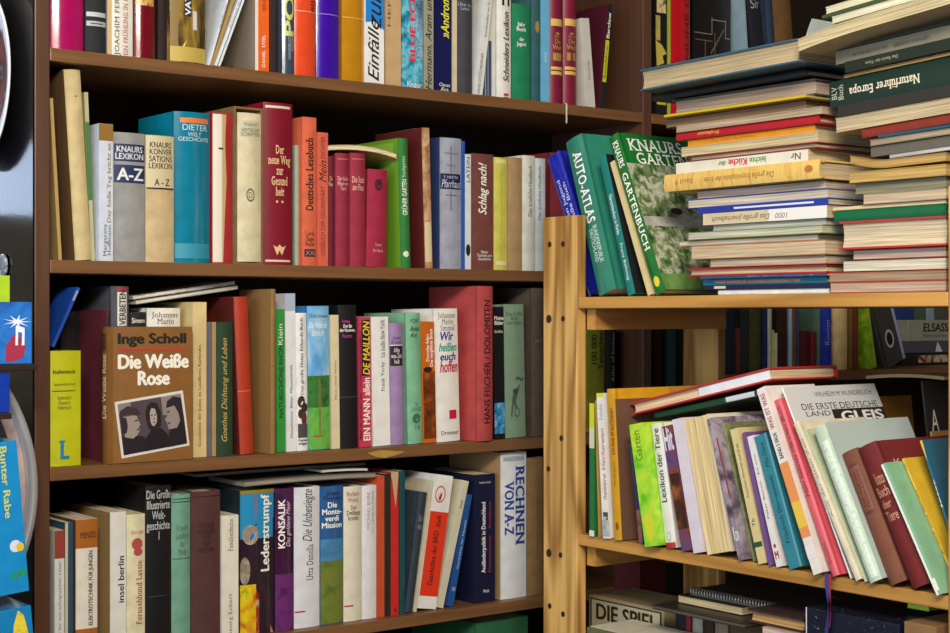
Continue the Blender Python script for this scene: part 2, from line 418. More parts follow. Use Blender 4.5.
# ------------------------------------------------------------------ light: ceiling lamps behind the camera, daylight from the window side
def area(name, loc, target, sx, sy, power, col):
    l = bpy.data.lights.new(name, 'AREA'); l.shape = 'RECTANGLE'; l.size = sx; l.size_y = sy; l.energy = power; l.color = col
    o = bpy.data.objects.new(name, l); C.objects.link(o); o.location = loc
    o.rotation_euler = (Vector(target)-Vector(loc)).to_track_quat('-Z', 'Y').to_euler(); return o
area('ceiling_lamp', (.1, -.25, 2.55), (0, 2.3, 1.35), 1.0, .35, 60, (1, .92, .8))
area('ceiling_lamp', (.55, .75, 2.62), (.6, 2.0, 1.2), .5, .3, 4, (1, .8, .55))
wl = D.pt(QL-.05, (WD0+WD1)/2, (WZ0+WZ1)/2-EYE)
area('window_daylight', wl, wl+D.ex, WD1-WD0-.1, WZ1-WZ0-.1, 48, (.70, .84, 1))
w = bpy.data.worlds.new('World'); S.world = w; w.use_nodes = True
w.node_tree.nodes['Background'].inputs[0].default_value = (.55, .65, .8, 1); w.node_tree.nodes['Background'].inputs[1].default_value = .08
cam = bpy.data.cameras.new('Camera'); co = bpy.data.objects.new('Camera', cam); C.objects.link(co)
co.location = (0, 0, EYE); co.rotation_euler = (math.pi/2, 0, 0); cam.sensor_width = 36; cam.lens = F/950*36
cam.shift_y = (HZ-316.5)/950; cam.clip_start = .05
S.camera = co
S.view_settings.view_transform = 'Standard'; S.view_settings.look = 'None'; S.view_settings.gamma = 1; S.view_settings.exposure = .32

# ================================================================== DARK BOOKCASE, TOP SHELF
K = '#1c1a1a'; W = '#efece4'; CR = '#e3d6b4'; GOLD = '#d9b45a'
r = Row(D, ZS[1], ', top dark shelf', 'books on the top dark shelf')
r(50.5, 85.5, -40, '#a80f5c', 'glossy magenta hardback first in the row', fin='gloss', b=.008)
r(86.5, 107.5, -30, '#1a2024', 'black hardback with two silver bands on its spine', b=.005, marks=[
  Bd(.04, .96, 11, 15.5, '#b9bcc0', name='silver_band'), Bd(.04, .96, 20, 25, '#a9acb0', name='silver_band'), Bd(.2, .8, 22, 23, K)])
r(108.5, 133.5, -30, '#dfdcd2', 'white hardback with black and rose lettering up its spine', b=.003, fin='semi', spinecol=1, marks=[
  Bd(0, .14, 0.0, 1.0, '#b99b66'), T('JOACHIM FERNAU', .25, .48, -22, 54, K, sf=1), T('EIN FRÜHLING IN FLORENZ', .55, .78, -75, 53, '#b0405c', sf=1)])
r(134.5, 157, -30, '#6d0c1c', 'dark red hardback in crinkled clear wrapping', fin='gloss', b=.007, marks=[Bd(.1, .9, -5, 4, mphoto('#3a0a14', '#d8b060', '#6d0c1c', sc=80))])
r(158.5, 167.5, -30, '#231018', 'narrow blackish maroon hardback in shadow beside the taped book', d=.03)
r(168.5, 207, -30, mphoto('#2a2016', '#4d3c20', '#a88a3c', '#6b5526', sc=26, st=(1, 1, .35), gloss=.15), 'bulky brown film-wrapped book with yellow tape at its foot', b=.006, marks=[
  Bd(.36, .56, -20, 14, '#23262c'), T('VATER', .38, .54, -20, 13, '#e4e6ea', bold=.02), Bd(.6, .72, 8, 27, '#c9cdd2', name='white_mark'),
  Bd(0, 1, 45, 60, '#b9a14c', name='tape'), Po([(.05, 60), (.42, 38), (.25, 60)], '#d0b860', name='tape_flap'), Bd(.0, .2, -20, 45, '#7d6128', name='tape')])
r(207.5, 209.8, -20, '#d7dde4', 'thin pale blue booklet with tiny spine print, slanting', xt=232, kind='s', marks=[T('Das Wandern in Tirol', .2, .8, 5, 28, K)])
r(210, 213.5, -20, '#a98b5a', 'thin tan booklet slanting between two pale ones', xt=238, kind='s')
r(213.8, 220.5, -20, '#dfe2e2', 'white booklet with a blue line, slanting', xt=246, kind='s', marks=[Bd(.45, .6, 0, 1, '#3565a0'), T('Der Garten im Jahr  Heft 3', .12, .38, 0, 28, '#445')])
r(255, 269, -25, '#e4621a', 'orange paperback whose grey cover has dark splotches', kind='s', w=.15, marks=[
  Bd(0, .22, 0, 1, '#ded8c8'), T('MEIN HERBST', .5, .8, -10, 10, '#8a3310'), T('DANIEL  STEEL', .5, .72, 34, 66, W),
  Bd(0, 1, 0, 1, '#8f8474', face='l', name='cover_picture'), El(.3, .06, .05, .018, '#241d18', 'l'), El(.45, .075, .06, .02, '#241d18', 'l'), El(.62, .05, .1, .01, '#4a4038', 'l'), El(.5, .11, .05, .006, '#4a4038', 'l'), El(.2, .1, .03, .008, '#4a4038', 'l')])
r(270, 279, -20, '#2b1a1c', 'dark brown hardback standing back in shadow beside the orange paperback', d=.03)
r(280, 295.5, -25, '#3d4a5e', 'slate blue hardback with big yellow-green letters', b=.004, fin='gloss', marks=[
  T('POP', .12, .92, -38, 21, '#c9cf6a', bold=.03), T('HANDBUCH DES\nWISSENS', .4, .9, 25, 58, '#aeb6c0')])
r(296, 317, -25, '#dd4a24', 'glossy orange-red hardback with a crinkled edge', fin='gloss', b=.005, marks=[T('BILD', .72, .92, -14, 10, K), Bd(.02, .98, 9.5, 10.3, '#eba68c', name='thin_line')])
r(318, 341, -25, '#3b0f9c', 'glossy violet hardback', fin='gloss', b=.006, marks=[Bd(.02, .98, 12.5, 13.3, '#8e72d6', name='thin_line')])
r(343, 365, -25, '#b87f16', 'ochre yellow hardback', fin='gloss', b=.004, marks=[Bd(.02, .98, 16, 16.8, '#d8ae5c', name='thin_line')])
r(365.5, 384, -25, '#e6e7e6', 'white paperback with a bright blue top and black script', kind='s', marks=[
  Bd(0, 1, -25, 16, '#1f7fd0'), Po([(0, 16), (1, 16), (1, 28), (.5, 20), (0, 22)], '#1f7fd0'), T('Einfälle', .12, .72, 18, 80, K, sh=.4, bold=.01), T('zum', .3, .85, -20, 28, K, sh=.4), Bd(.12, .8, 82, 84, '#667')])
r(386, 401, -25, '#c2a274', 'tan paperback with faint dark print near the top', kind='s', marks=[T('HEFT', .1, .3, -10, 26, '#4a4a40')])
r(402, 422.5, -25, mphoto('#123648', '#2a8fb0', '#7cc8dc', '#1b5c78', sc=34, gloss=.2), 'blue watery paperback with red capitals', kind='s', marks=[
  T('BLUE ECHO', .38, .66, -35, 49, '#d8213c', bold=.03), T('Die Stimmen', .74, .9, -30, 50, '#b43a72'), T('Knaur', .25, .95, 85, 91, W, 'h')])
r(424, 433.5, -25, '#9b9a84', 'narrow grey-green paperback with black script', kind='s', marks=[T('Hermann, Aram und Ida', .15, .9, -40, 92, K, sh=.35, bold=.01)])
r(435, 451.5, -25, '#161a4e', 'navy blue paperback with yellow script near the top', kind='s', fin='gloss', marks=[T('»Andromeda', .35, .85, -20, 37, '#e5df20', sh=.3, bold=.02), T('Opus\nAce', .25, .9, 86, 94, W, 'h')])
r(452.5, 457, -25, '#d2c2a4', 'very thin cream booklet beside the navy paperback', kind='s')
r(457.5, 474, -25, '#3d3c44', 'dark grey hardback with small pale print at the top', marks=[T('Über das\nLeben', .1, .9, 1, 9, '#aab', 'h')])
r(474.5, 482.5, -20, '#dcdcd8', 'white paperback leaning over with thin black print', xt=486.5, kind='s', marks=[T('HANS-OTTO MEISSNER', .3, .62, 53, 94, K), T('Kundschafter am St. Lorenz', .45, .75, -14, 36, K)])
r(483.5, 491.5, 40, '#2c3a55', 'dark blue striped booklet wedged behind the leaning white one', d=.035, kind='s', marks=[Bd(.15, .3, 0, 1, '#8fa0b8'), Bd(.5, .6, 0, 1, '#8fa0b8')])
r(494, 512, -20, '#e4e2d8', 'white hardback with bold black lettering and two red bars', fin='semi', b=.003, marks=[T('Schneiders Lexikon', .38, .8, 10, 81, K, sh=.25, bold=.03), T('II', .3, .85, -6, 4, K, 'h'), Bd(.42, .75, 92.5, 95, '#c8202c'), Bd(.42, .75, 96, 98.5, '#c8202c')])
r(513, 531, 3, '#0d7d52', 'emerald green hardback with white lines of print', b=.003, marks=[T('Jahr\nBuch', .22, .72, 21, 30, W, 'h', bold=.02), T('der\nJugend', .22, .72, 36, 46, W, 'h', bold=.02)])
r(532, 541, -20, '#2b5960', 'dark teal hardback with a small gold emblem', b=.002, marks=[El(.6, 26, .25, 6, '#a98a3c')])
r(541.5, 549.5, -20, '#6ab0d6', 'light sky blue paperback', kind='s', marks=[T('Jahrbuch', .3, .7, 52, 62, '#d7ecf6')])
def gilt(l, **k):
    return dict(b=.006, fin='semi', marks=[Bd(.08, .92, 18, 25, GOLD), Bd(.08, .92, 66, 69, GOLD), Bd(.08, .92, 70.5, 74, GOLD), T('♦\nBd', .3, .7, 31, 37, GOLD, 'h', foil=True),
      T('Die\nWelt', .18, .82, 38, 49, GOLD, 'h', bold=.03, foil=True), T(l, .2, .8, 52, 60, GOLD, 'h', bold=.03, foil=True)], **k)
r(551, 564.5, -30, '#7a1736', 'crimson gilt hardback, the one next to the light blue paperback', **gilt('I'))
cr = D.q(566, .0)
rb_pts = []
r(565, 578.5, -30, '#7d1838', 'crimson gilt hardback with a white ribbon hanging over the shelf edge', **gilt('II'))
r(587.5, 595.5, 18, '#c9c5ba', 'slim whitish booklet tilting back from the crimson pair', xt=581, kind='s', marks=[T('Kleine Schriften', .35, .65, 60, 80, '#667')])
r(600, 603.8, 4, '#1d2126', 'slim black booklet with a yellow lower half, tilting', xt=608.5, kind='s', marks=[Bd(0, 1, 0, 1, '#4a0f22', face='l', name='front_cover'), Bd(0, 1, 40, 82, '#c6c41e'), T('Barclow', .1, .9, 12, 38, W, bold=.02), T('Reiseführer', .2, .8, 44, 78, K)])

# ================================================================== DARK BOOKCASE, SECOND SHELF
r = Row(D, ZS[2], ', second dark shelf', 'books on the second dark shelf')
r(58.5, 62, 98, '#b59a62', 'very thin tan booklet leaning on the upright', xt=49.5, kind='s', w=.1)
r(75, 92.5, 69, '#c9b685', 'tall cream hardback leaning, with a brown worn cover', xt=63.5, b=.004, marks=[Bd(0, 1, 0, 1, '#6d5334', face='l', name='front_cover'), El(.6, .86, .06, .004, '#4a3a28')])
r(91, 95, 92, '#b8b48c', 'slim cream and green booklet leaning beside the tall cream hardback', xt=84, kind='s', d=.03, marks=[Bd(0, 1, 122, 200, '#3f7a3c')])
r(95.5, 113, 123, '#c8cfdd', 'white paperback with a brown top and gold-grey title', kind='s', marks=[
  Bd(0, 1, 123, 140, '#8a6424'), T('Der helle Tag bricht an', .58, .92, 142, 222, '#8d7a45', bold=.02, sf=1), T('Margarete\nHoffmann', .3, .85, 224, 256, '#55505a', sf=1)])
r(114, 146, 131.5, '#8f8f8c', 'grey cloth dictionary with two navy A-Z labels', b=.004, marks=[
  Bd(.02, .98, 143, 160.5, '#1d2b55'), T('KNAURS\nLEXIKON', .06, .94, 145, 158.5, '#c9ccd0', 'h', bold=.03), Bd(.02, .98, 164, 182, '#1d2b55'), T('A-Z', .1, .94, 167, 179.5, '#d9dbdc', 'h', bold=.03)])
r(146.5, 175, 134.5, '#bfa77c', 'beige cloth dictionary with black print above a black rule', b=.004, marks=[
  Bd(.02, .98, 135, 187, '#c9bb94', name='spine_label'), T('KNAURS\nKONVER\nSATIONS\nLEXIKON', .1, .92, 141, 168, '#22201c', 'h', bold=.02), T('A - Z', .28, .82, 178, 185, '#22201c', 'h', bold=.02), Bd(.02, .98, 187, 188.6, '#1c1a16')])
r(176, 212, 110.5, '#0d7590', 'thick glossy teal hardback with an orange title bar', b=.008, fin='gloss', marks=[
  Bd(.14, .94, 116.5, 121.5, '#d9762c'), T('DIETER', .2, .9, 123, 129, '#bcd5da', 'h'), T('WELT\nGESCHICHTE', .1, .94, 131, 140, '#bcd5da', 'h'), T('KNAUR', .42, .72, 254, 257, '#bcd5da', 'h'), Bd(.02, .98, 243, 258, '#2a8ba2', name='publisher_band')])
r(213, 233, 112, '#a51e28', 'red hardback with a torn whitish spine label', b=.003, marks=[Bd(.02, .45, .01, .99, '#d8cfbe', name='spine_label'), Po([(.45, .99), (.66, .99), (.6, .8), (.68, .55), (.58, .3), (.5, .01), (.45, .01)], '#bda069', name='torn_paper'), Bd(.28, .5, 147, 149, K)])
# slip-case with its book
def slipcase():
    d = .016; a, c = D.q(234, d), D.q(263, d); z = r.z; h = D.z(106, a, d)-z; t = c-a; w = .15
    mx = mxf(D.ex, D.ey, Zv, D.pt((a+c)/2, d, z)); e = .0035
    root = empty('slipcase', mx, 'worn brown cardboard slipcase around a cream book on the second dark shelf', 'slipcase')
    m = mat('#7a5a34', 'cloth')
    for nm, dm in (('side_board', (-t/2, -t/2+e, 0, w, 0, h)), ('side_board', (t/2-e, t/2, 0, w, 0, h)), ('top_board', (-t/2+e, t/2-e, 0, w, h-e, h)), ('bottom_board', (-t/2+e, t/2-e, 0, w, 0, e)), ('back_board', (-t/2+e, t/2-e, w-e, w, e, h-e))):
        box(nm, dm, m, root, mx)
    r.done.append((corners(a, t, z, 0, h), d, w))
    o = D.pt((a+c)/2+.001, d-.004, z+e+.0004); tt = t-2*e-.003
    book(mxf(D.ex, D.ey, Zv, o), tt, h-2*e-.006, .14, '#cfc3a0', 'cream book with faint black print sitting in the brown slipcase on the second dark shelf', b=.004, group=r.group, yb=263, yt=109,
      marks=[Bd(.05, .95, 117, 134, '#c0bc9c', name='spine_label'), T('Friedrich', .25, .8, 119, 122.5, '#55503c', 'h'), T('KRITISCHE\nSCHRIFTEN', .12, .9, 125, 133, '#3b382c', 'h'), El(.5, 194, .18, 7, '#6c6a50'), El(.5, 194, .13, 5, '#cfc3a0'), T('D', .42, .58, 191, 197, '#3b382c', 'h')])
slipcase()
r(264.5, 294, 101.5, '#7b0f26', 'tall crimson hardback with gold blackletter title', b=.005, fin='semi', marks=[
  Bd(.06, .9, 104.5, 107, '#d9c6b8'), Bd(.06, .9, 259.5, 261.5, '#d9c6b8'), T('Der\nneue Weg\nzur\nGesund\nheit', .14, .9, 144, 195, '#dcb98a', 'h', bold=.025, sf=1), El(.42, 201, .04, 1.3, '#dcb98a'), El(.6, 201, .04, 1.3, '#dcb98a'),
  Po([(.3, 245), (.42, 255), (.5, 250), (.58, 255), (.72, 245), (.6, 247), (.5, 244), (.42, 247)], '#dcb98a', name='emblem')])
r(294.5, 298.5, 145, '#9db5a4', 'thin pale green booklet beside the tall crimson hardback', kind='s', d=.03)
r(302, 317, 116.5, '#cf5f3e', 'salmon orange cloth reader with black blackletter title', b=.002, marks=[
  T('Deutsches Lesebuch', .22, .74, 137, 210, '#2a1612', bold=.03, sf=1), T('Lyrik\nSage\nRede', .2, .85, 231, 246, '#2a1612', 'h'), Bd(.12, .92, 249, 256.5, '#2b2030'), T('XXI', .2, .85, 250.5, 255, '#cf8a72', 'h')])
r(317.5, 328, 132, '#d0604a', 'shorter salmon orange book with black script', kind='s', marks=[T('Mein', .15, .85, 160, 182, '#2a1612', sh=.4), T('LESEBUCH DER GEGENWART', .3, .7, 186, 256, '#74302a'), T('DICHTER', .3, .7, 136, 158, '#74302a')])
G3 = lambda s: [T(s, .12, .9, 176, 190, '#e2b9a8', 'h'), Bd(.1, .9, 158, 159, '#b86a70')]
r(328.5, 334, 156, '#6e1a30', 'narrow wine red hardback pressed against the salmon book', d=.025, marks=[T('Die\nNeue', .1, .9, 176, 186, '#e2b9a8', 'h')])
r(335, 350.5, 152.5, '#8e2038', 'wine red hardback with three gold lines', b=.004, marks=G3('Der kleine\nMann vom\nTurm'))
r(351, 366.5, 152.5, '#94233a', 'wine red hardback with two gold lines', b=.004, marks=G3('Die Stadt\nam Fluss'))
r(367, 387, 168.5, '#9a1b3a', 'shorter crimson hardback with a dark oval crest', xt=369, b=.004, marks=[El(.5, 184, .2, 6, '#4d1830'), T('Roman', .4, .72, 243, 246, '#d8a8a8', 'h'), T('Ein Buch', .3, .8, 249, 252, '#d8a8a8', 'h')])
r(401, 412, 138, '#2c7a35', 'green hardback with white print and a bright lime cover', xt=397.5, kind='h', marks=[
  T('GRÜNER GARTEN', .2, .75, 179, 215, W, bold=.02), T('Stadtgarten', .3, .75, 156, 177, '#cfe0c4'), El(.5, 254, .25, 3, W), Bd(0, 1, 0, 1, '#6a9a24', face='l', name='front_cover'), Bd(.1, .9, .8, .97, '#86b03c', face='l')])
r(425, 433, 127.5, mphoto('#7a3c30', '#b88a60', '#d8c49a', sc=40, gloss=.7), 'brown-red hardback with a peeling spine', xt=421.5, b=.001, w=.14, marks=[Bd(0, 1, 0, 1, '#5e1e1c', face='l', name='front_cover'), Bd(.1, .9, 222, 262, '#d6c59c', name='paper_patch')])
r(440, 462.5, 137, '#9c9fae', 'grey cloth hardback with a navy script label', b=.004, w=.14, marks=[
  Bd(.05, .95, 173, 188.5, '#1a2350'), T('F. MARTIN', .2, .8, 175, 178, '#b9bdd0', 'h'), T('Pfarrhaus', .1, .92, 179, 187, '#c9ccd8', 'h', sh=.3),
  Bd(.45, .5, 145, 172, '#6d7080'), Bd(.2, .8, 152, 153, '#6d7080'), Bd(.3, .66, 164, 165, '#6d7080'), Bd(.45, .5, 190, 210, '#6d7080'), Bd(.25, .75, 194, 195, '#6d7080'), Bd(0, 1, 0, 1, '#2c3a66', face='l', name='front_cover')])
r(462.8, 464.8, 141, '#2456a8', 'blue booklet edge beside the grey cloth hardback', kind='s')
r(465, 471, 154, '#d3d9dc', 'slim white paperback with a black oval at the foot', kind='s', marks=[El(.5, 250, .38, 6, K), T('LATEIN', .2, .8, 157, 182, '#334')])
r(471.5, 494, 153, '#6f3a32', 'brown hardback with a slanting white title', b=.002, marks=[T('Schlag nach!', .3, .78, 162, 214, W, sh=.3, bold=.02), T('Natur\nTechnik und\nGeschichte', .25, .9, 250, 260, W, 'h')])
r(494.5, 508, 157, '#c6bd52', 'dull yellow hardback with faint markings', b=.002, marks=[Bd(.15, .85, 159, 163, '#dcd68c'), Bd(.1, .9, 261, 265, '#d8d2a0'), Bd(.46, .52, 168, 258, '#b0a848')])
r(508.5, 522.5, 157, '#a3845c', 'book in plain tan wrapping paper', b=.002)
r(523, 535.5, 155, '#cfccc2', 'off-white hardback with teal print up its spine', b=.002, marks=[T('Das ärztliche Hausbuch', .42, .72, 165, 216, '#1f6478', bold=.01)])
r(536, 546, 158, '#bfc6c4', 'plastic-wrapped white hardback partly behind the pine post', b=.002, fin='gloss', marks=[T('Das ärztliche Hausbuch', .2, .5, 166, 220, '#1f6a96', bold=.01)])
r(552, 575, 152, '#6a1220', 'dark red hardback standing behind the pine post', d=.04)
# booklet lying across the wine red books
def lying_booklet():
    d = .012; a, c = D.q(330, d), D.q(405, d); zb = D.z(152.5, D.q(345, d), d)+.0015
    ang = math.radians(2.5); ex = D.ex*math.cos(ang)+Zv*math.sin(ang)*-1; up = D.ex*math.sin(ang)+Zv*math.cos(ang)
    ex = D.ex; up = Zv
    L = D.q(397, d)-a
    book(mxf(up, -D.ey, ex, D.pt(a, d+.11, zb+.0045)), .008, L, .11, '#c3a468', 'tan booklet lying flat across the wine red hardbacks on the second dark shelf', kind='s', bend=.004, curl=-.006, group=r.group)
lying_booklet()

# ================================================================== DARK BOOKCASE, THIRD SHELF
r = Row(D, ZS[3], ', third dark shelf', 'books on the third dark shelf')
r(51, 81.5, 351, '#bcc014', 'bright yellow dictionary with a blue capital L', kind='h', fin='semi', b=.003, d=.008, w=.1, marks=[
  T('Italienisch', .08, .8, 370, 374, '#25281c', 'h', bold=.03), T('Taschenwörterbuch', .08, .8, 383, 386, '#25281c', 'h'), Bd(.06, .8, 391, 391.8, '#25281c'), T('Italienisch\nDeutsch\nItalienisch', .22, .66, 396, 410, '#3c4018', 'h'), T('L', .26, .6, 441, 460, '#1580a8', 'h', bold=.04, sf=1)])
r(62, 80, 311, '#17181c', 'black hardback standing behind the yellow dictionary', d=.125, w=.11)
r(83, 97, 310, '#5f1a2c', 'maroon hardback with worn gold letters', d=.03, w=.15, b=.003, marks=[T('D', .35, .8, 346, 352, GOLD, 'h'), T('Buch', .4, .75, 372, 384, GOLD)])
# face-out book
def face_out():
    d = -.002; t = .024; z = r.z
    a, c = D.q(107, d), D.q(192, d); h = D.z(327, a, d)-z
    yv = lambda y: (467.5-y)/(467.5-327); ph = '#d8d2c8'
    br = '#82582a'
    def rot(pts, cx, cy, an): return [(cx+(x-cx)*math.cos(an)-(y-cy)*math.sin(an)*1.5, cy+(x-cx)*math.sin(an)/1.5+(y-cy)*math.cos(an)) for x, y in pts]
    R = lambda pts: [(u, v) for u, v in rot(pts, .55, .28, .13)]
    def rr(x0, x1, y0, y1): return R([(x0, y0), (x1, y0), (x1, y1), (x0, y1)])
    def el(cx, cy, rx, ry): return R([(cx+rx*math.cos(i*.4488), cy+ry*math.sin(i*.4488)) for i in range(14)])
    dk, md, lt = '#1d1420', '#5a4a4e', '#b8a8a0'
    mk = [T('Die Weiße Rose', .3, .8, .33, .8, '#d9c9a4', face='s', bold=.02), T('Scholl', .3, .8, .83, .95, '#241a14', face='s', bold=.02),
      T('Inge Scholl', .12, .93, .85, .955, '#1f1712', 'h', 'r', bold=.05), Bd(.12, .93, .825, .838, '#c8262e', 'r', 'red_rule'), T('Die Weiße\nRose', .12, .96, .565, .80, '#efe9dc', 'h', 'r', bold=.055),
      Po(rr(.12, .93, .07, .49), ph, 'r', 'photo_border'), Po(rr(.15, .90, .09, .47), '#4c3f46', 'r', 'photograph'),
      # three heads in a dark print: a man in a cap looking across, a dark-haired woman, a man seen from the side
      Po(rr(.66, .9, .33, .47), '#8a7c7a', 'r', 'background'), Po(rr(.15, .3, .40, .47), '#85787a', 'r', 'background'),
      Po(R([(.15, .09), (.46, .09), (.45, .17), (.38, .21), (.27, .215), (.15, .23)]), dk, 'r', 'figure'), Po(R([(.19, .22), (.185, .33), (.20, .37), (.35, .37), (.365, .33), (.385, .29), (.36, .28), (.365, .25), (.34, .225), (.28, .20)]), '#9a8a84', 'r', 'figure'),
      Po(R([(.16, .24), (.165, .37), (.23, .36), (.235, .30), (.215, .25)]), '#2a2028', 'r', 'figure'), Po(R([(.15, .37), (.17, .42), (.26, .445), (.36, .42), (.40, .375), (.36, .36), (.25, .385)]), '#35292f', 'r', 'figure'), Po(R([(.32, .33), (.36, .335), (.36, .325), (.32, .32)]), dk, 'r', 'figure'), Po(R([(.33, .262), (.36, .267), (.36, .258), (.33, .253)]), dk, 'r', 'figure'),
      Po(R([(.40, .09), (.70, .09), (.68, .19), (.62, .24), (.50, .24), (.43, .19)]), '#140e16', 'r', 'figure'), Po(R([(.47, .25), (.45, .35), (.48, .42), (.54, .445), (.60, .43), (.635, .36), (.62, .26), (.55, .22)]), '#1d1519', 'r', 'figure'), Po(R([(.50, .30), (.505, .37), (.53, .40), (.57, .39), (.585, .34), (.575, .29), (.54, .262), (.515, .27)]), '#a89a92', 'r', 'figure'),
      Po(R([(.515, .35), (.535, .352), (.535, .343), (.515, .34)]), dk, 'r', 'figure'), Po(R([(.555, .35), (.575, .35), (.575, .34), (.555, .341)]), dk, 'r', 'figure'), Po(R([(.53, .295), (.56, .295), (.555, .287), (.535, .287)]), '#4a2c30', 'r', 'figure'), Po(R([(.54, .33), (.55, .33), (.552, .31), (.54, .31)]), '#6a5a58', 'r', 'figure'),
      Po(R([(.66, .09), (.90, .09), (.90, .30), (.82, .25), (.70, .20)]), '#191219', 'r', 'figure'), Po(R([(.70, .22), (.69, .27), (.67, .30), (.70, .32), (.70, .38), (.74, .41), (.84, .40), (.86, .28), (.80, .22)]), '#8f807c', 'r', 'figure'), Po(R([(.70, .38), (.72, .43), (.80, .46), (.89, .44), (.90, .28), (.85, .26), (.84, .33), (.80, .39)]), '#221820', 'r', 'figure'), Po(R([(.705, .355), (.735, .358), (.735, .345), (.705, .343)]), dk, 'r', 'figure'), Po(R([(.70, .27), (.73, .272), (.73, .262), (.70, .258)]), '#4a2c30', 'r', 'figure')]
    mx = mxf(-D.ey, D.ex, Zv, D.pt(a, d+t/2, z))
    book(mx, t, h, c-a, br, 'brown hardback turned cover outwards with a tilted photograph of three people', b=.003, fin='semi', marks=mk, group=r.group)
    r.done.append((corners(a, c-a, z, 0, h), d, t))
face_out()
r(112, 130, 286, '#4a4c54', 'dark hardback with white and red upright label behind the brown face-out book', d=.034, marks=[Bd(.3, .85, 292, 326, '#d9d4cc'), T('VERBETEN', .4, .78, 290, 325, '#25232a', bold=.03), Bd(.3, .85, 287, 291, '#a83038')])
r(131, 147, 312, '#141416', 'black hardback standing behind the brown face-out book', d=.034, marks=[T('Simenn', .1, .9, 318, 323, W, 'h')])
r(148.5, 182, 308, '#ded9d0', 'white hardback with black author lines, behind the brown face-out book', d=.034, marks=[T('Johannes\nMario', .12, .9, 312, 324, K, 'h', sf=1)])
r(193, 206.5, 302, '#d3bd86', 'cream paperback with thin dark print up the whole spine', kind='s', marks=[T('Geschichte der Juden im Landkreis Karlsruhe', .38, .64, 345, 447, '#5b3a34', sf=1, bold=.01)])
r(207, 211.5, 322, '#62646c', 'thin grey booklet beside the cream paperback', kind='s')
r(212, 216, 322, '#a98a5c', 'thin tan booklet beside the dark green book', kind='s')
r(216.5, 233.5, 322, '#1c3a24', 'dark green hardback with gold handwriting up its spine', b=.003, marks=[T('Goethes Dichtung und Leben', .3, .72, 338, 442, '#c8a658', sh=.35)])
r(240, 255, 297, '#a8351e', 'tall brick red hardback leaning slightly', xt=233.5, b=.004, fin='semi', w=.14, marks=[Bd(.03, .97, 391, 392, '#c86a50'), Bd(0, 1, 0, 1, '#5a1c16', face='l', name='front_cover')])
r(270.5, 276, 289, '#8a6a3c', 'book in worn brown wrapping sticking out of the row', d=-.002, w=.1, marks=[Bd(0, 1, 0, 1, '#8f6c3e', face='l', name='front_cover')])
r(276.5, 285.5, 309, '#2f9440', 'bright green paperback with dark capitals', xt=275.5, kind='s', marks=[T('NATURSCHÖNE RHÖN', .2, .8, 345, 418, '#113c1a', bold=.02), T('Klein', .25, .75, 324, 345, W)])
r(286.5, 296.5, 293.5, '#dfe2e6', 'tall white paperback with faint print and a grey-blue top', xt=285, kind='s', marks=[Bd(0, 1, 293.5, 311, '#a9b8cc'), T('Menschliches  Bilder  Pflanzenbriefe', .4, .65, 365, 438, '#444')])
r(297, 308.5, 313, '#e3e3e2', 'white hardback with a dark butterfly at its foot', xt=295.5, b=.002, marks=[T('Das große Heinz Erhardt-Buch', .35, .68, 318, 395, '#2a2428', bold=.015, sf=1),
  El(.42, 402, .32, 6, '#3f2420'), El(.7, 408, .28, 5, '#3f2420'), El(.4, 414, .28, 5, '#3f2420'), El(.65, 419, .26, 7, '#5a3028'), Bd(.1, .95, 424, 438, '#4a4548'), T('Fackel\nträger', .12, .95, 439, 446, '#2a2428', 'h', bold=.02)])
r(309, 331, 306, '#3f86c8', 'hardback whose spine shows a green meadow under blue sky', b=.003, fin='gloss', xt=307.5, marks=[
  Bd(.01, .99, 306, 376, mphoto('#3b84c8', '#79b4de', '#cfe2ea', sc=18, st=(1, 1, .6))), Bd(.01, .99, 376, 408, mphoto('#133a18', '#3c7a34', '#1d5524', sc=60)), Bd(.01, .99, 408, 450, mphoto('#3b9440', '#6ab048', '#2c7a38', sc=25)),
  T('Die Weide der\nSehnsucht', .08, .92, 322, 336, W, 'h', sh=.3), T('Ulrike Schweikert', .1, .95, 314, 318, '#16304c', 'h'), Bd(.46, .54, 380, 435, '#7d6a40', name='trunk_picture'), Bd(.2, .6, 436, 437.5, '#b02830')])
r(332, 340, 315, '#d6c8a2', 'slim cream paperback beside the black hardback', kind='s', xt=330.5, marks=[T('Haus ohne Hüter', .4, .65, 360, 400, '#554')])
r(340.5, 359, 305, '#131318', 'black hardback with pink and white print near the top', b=.003, fin='semi', xt=338.5, marks=[T('Utta', .2, .6, 320, 323, '#c83a9c', 'h', bold=.02), T('Der Bär\nder Karawane', .06, .9, 324.5, 332, W, 'h', bold=.02), T('Roman', .2, .7, 334, 338, '#c83a9c', 'h'), Bd(.02, .98, 397, 398, '#3a3a42')])
r(360, 371.5, 317, '#c03a54', 'pink-red paperback with white and yellow jagged capitals', kind='s', xt=359, marks=[T('EIN MANN allein', .3, .9, 378, 441, W, bold=.02), Bd(.2, .9, 320, 376, '#2a1418'), T('DE MAILLON', .3, .9, 321, 375, '#e0c832', sh=.2, bold=.02), Bd(0, .18, 330, 440, mphoto('#c03a54', '#2a1418', sc=90))])
r(372, 390.5, 317, '#e4e3de', 'white paperback with small black print up the middle', kind='s', xt=369.5, marks=[T('Frank Yerby', .52, .78, 362, 392, '#222', sf=1), T('Ich heiße New York', .52, .78, 320, 358, '#222', sf=1)])
r(391, 405, 323, '#9a80ac', 'lilac hardback with a black label', b=.003, xt=389.5, marks=[Bd(.06, .94, 346, 366, '#221c28'), T('Alles\nwas Zeit\nheilt', .12, .88, 348, 364, W, 'h'), T('Gwen\nBristow', .15, .85, 336, 344, '#4a3c58', 'h'), Bd(.02, .98, 345, 346, '#d6c8dc')])
